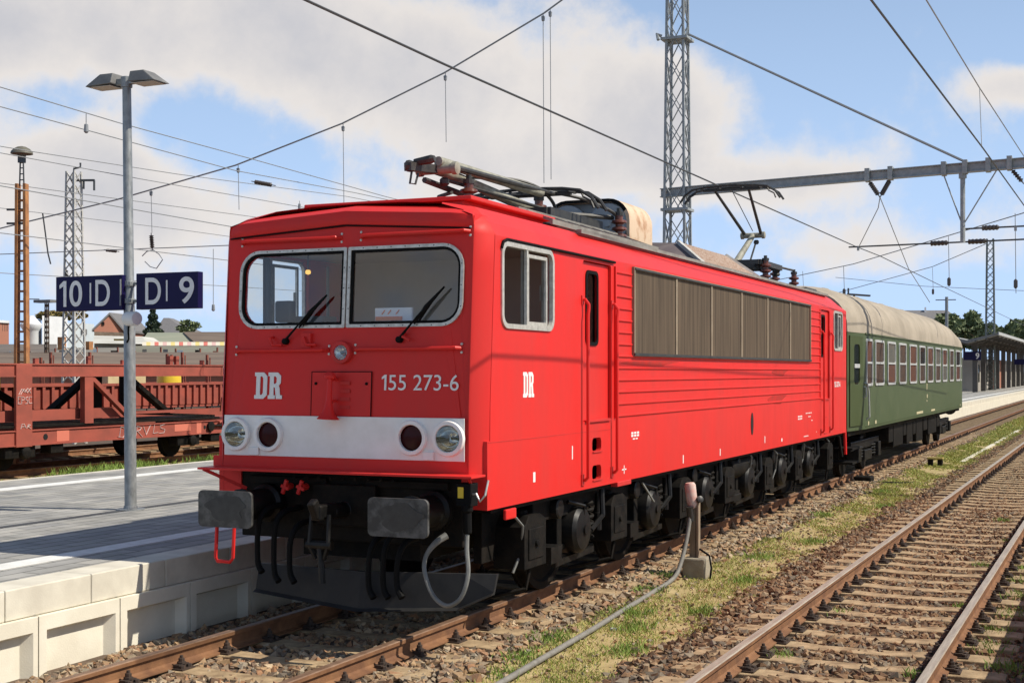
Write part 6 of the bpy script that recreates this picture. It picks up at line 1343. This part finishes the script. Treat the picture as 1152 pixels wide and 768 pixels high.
aw = thing('striped_awning', 'long thin awning striped red, yellow and cream before the green roofed hall', 'awning', tuple(at(200, 386, 86)))
am = [pm('awning_cream', (.68, .62, .50), rough=.8), pm('awning_red', (.60, .16, .12), rough=.8), pm('awning_yellow', (.68, .55, .20), rough=.8), pm('awning_pink', (.62, .40, .36), rough=.8)]
w = MB()
for k in range(26):
    w.mi = (0, 2, 0, 1, 0, 3)[k % 6]; a, b_ = 160+k*4.6, 160+(k+1)*4.6; p = [at(a, 388.5, 85), at(b_, 388.5, 85), at(b_, 384.5, 87), at(a, 384.5, 87)]
    w.add(p+[v-Vector((0,0,.06)) for v in p], [(0,1,2,3), (7,6,5,4), (0,4,5,1), (2,6,7,3)])
w.build('canvas', am, aw)
w = MB()
for px in (165, 190, 215, 240, 262): q = at(px, 387, 86); w.bar((q.x, q.y, -.4), tuple(q), .06)
w.build('pole', wiredark, aw)
ls_ = thing('goods_shed', 'very long low goods shed with a brown roof behind the red wagons', 'shed', tuple(at(100, 418, 66)))
def lean_roof(a, b, yn, Dn, yf, Df, m, parent, drop, name='roof'):
    w = MB(); p = [at(a, yn, Dn), at(b, yn, Dn), at(b, yf, Df), at(a, yf, Df)]; q_ = [v-Vector((0,0,.18)) for v in p]
    w.add(p+q_, [(0,1,2,3), (7,6,5,4), (0,4,5,1), (1,5,6,2), (2,6,7,3), (3,7,4,0)]); w.build(name, m, parent)
    slab(a+1, b-1, 'wall', brick, parent, Dn+.4, Df-Dn-1, yn+.6+drop, yn+40)
lean_roof(-120, 420, 414, 58, 396, 70, shedroof, ls_, .4)
lean_roof(-90, 64, 397.5, 71, 387, 82, pm('shed_roof_dark', (.12, .10, .085), (.17, .14, .115), scale=.5, rough=.9), ls_, .4)
lean_roof(62, 152, 396, 71.5, 391, 78, pm('shed_roof_grey', (.25, .235, .20), (.17, .15, .125), scale=.6, rough=.9), ls_, .4)
lean_roof(150, 420, 396.5, 71, 389, 82, pm('shed_roof_green', (.21, .205, .15), (.15, .14, .10), scale=.4, rough=.9), ls_, .4)
for k in range(16):
    px = -30+k*19.5+random.uniform(-5, 5); hgt = random.uniform(1.2, 3.2); slab(px, px+random.uniform(2, 9), 'roof_vent', (MATS['shed_roof_grey'], slate, MATS['pale_cladding'], rubber, brick)[k % 5], ls_, 70.5+random.uniform(0, .4), .6, 397.5-hgt*1.6, 399.5)
for k in range(12):
    px = -15+k*24+random.uniform(-6, 6); q = at(px, 398+random.uniform(-9, -2), 71.2); w = MB(); w.bar((q.x, q.y, 3.2), tuple(q), .07); w.build('roof_pipe', wagdark, ls_)
w = MB()
for px, ty_ in ((69.5, 379), (100, 384)): 
    q = at(px, 392, 75); q2 = at(px, ty_, 75); w.box(q.x-.16, q.x+.16, q.y-.16, q.y+.16, q.z-.6, q2.z)
w.build('chimney', rustpost, ls_)
for k, (px, y0, D, l) in enumerate(((46, 402, 44, 'thin rusty stake left of the pale lattice mast'), (57, 396, 44, 'taller rusty stake by the slim brown mast'), (101, 396, 43, 'rusty stake right of the pale lattice mast'), (188, 398, 45, 'rusty stake above the beam right of the lamp post'), (205, 396, 45, 'rusty stake under the striped awning'), (233, 399, 46, 'rusty stake nearest the locomotive'), (193, 399, 45.5, 'second of the two close rusty stakes right of the lamp post'))):
    q = at(px, y0, D); w = MB(); w.bar((q.x, q.y, .9), tuple(q), .07); w.bar((q.x+.12, q.y, .9), (q.x+.12, q.y, q.z-.1), .03); tag(w.build('wagon_stake', wagdark), l, 'stake', 'stakes of the wagons behind')
bpy.context.view_layer.update()
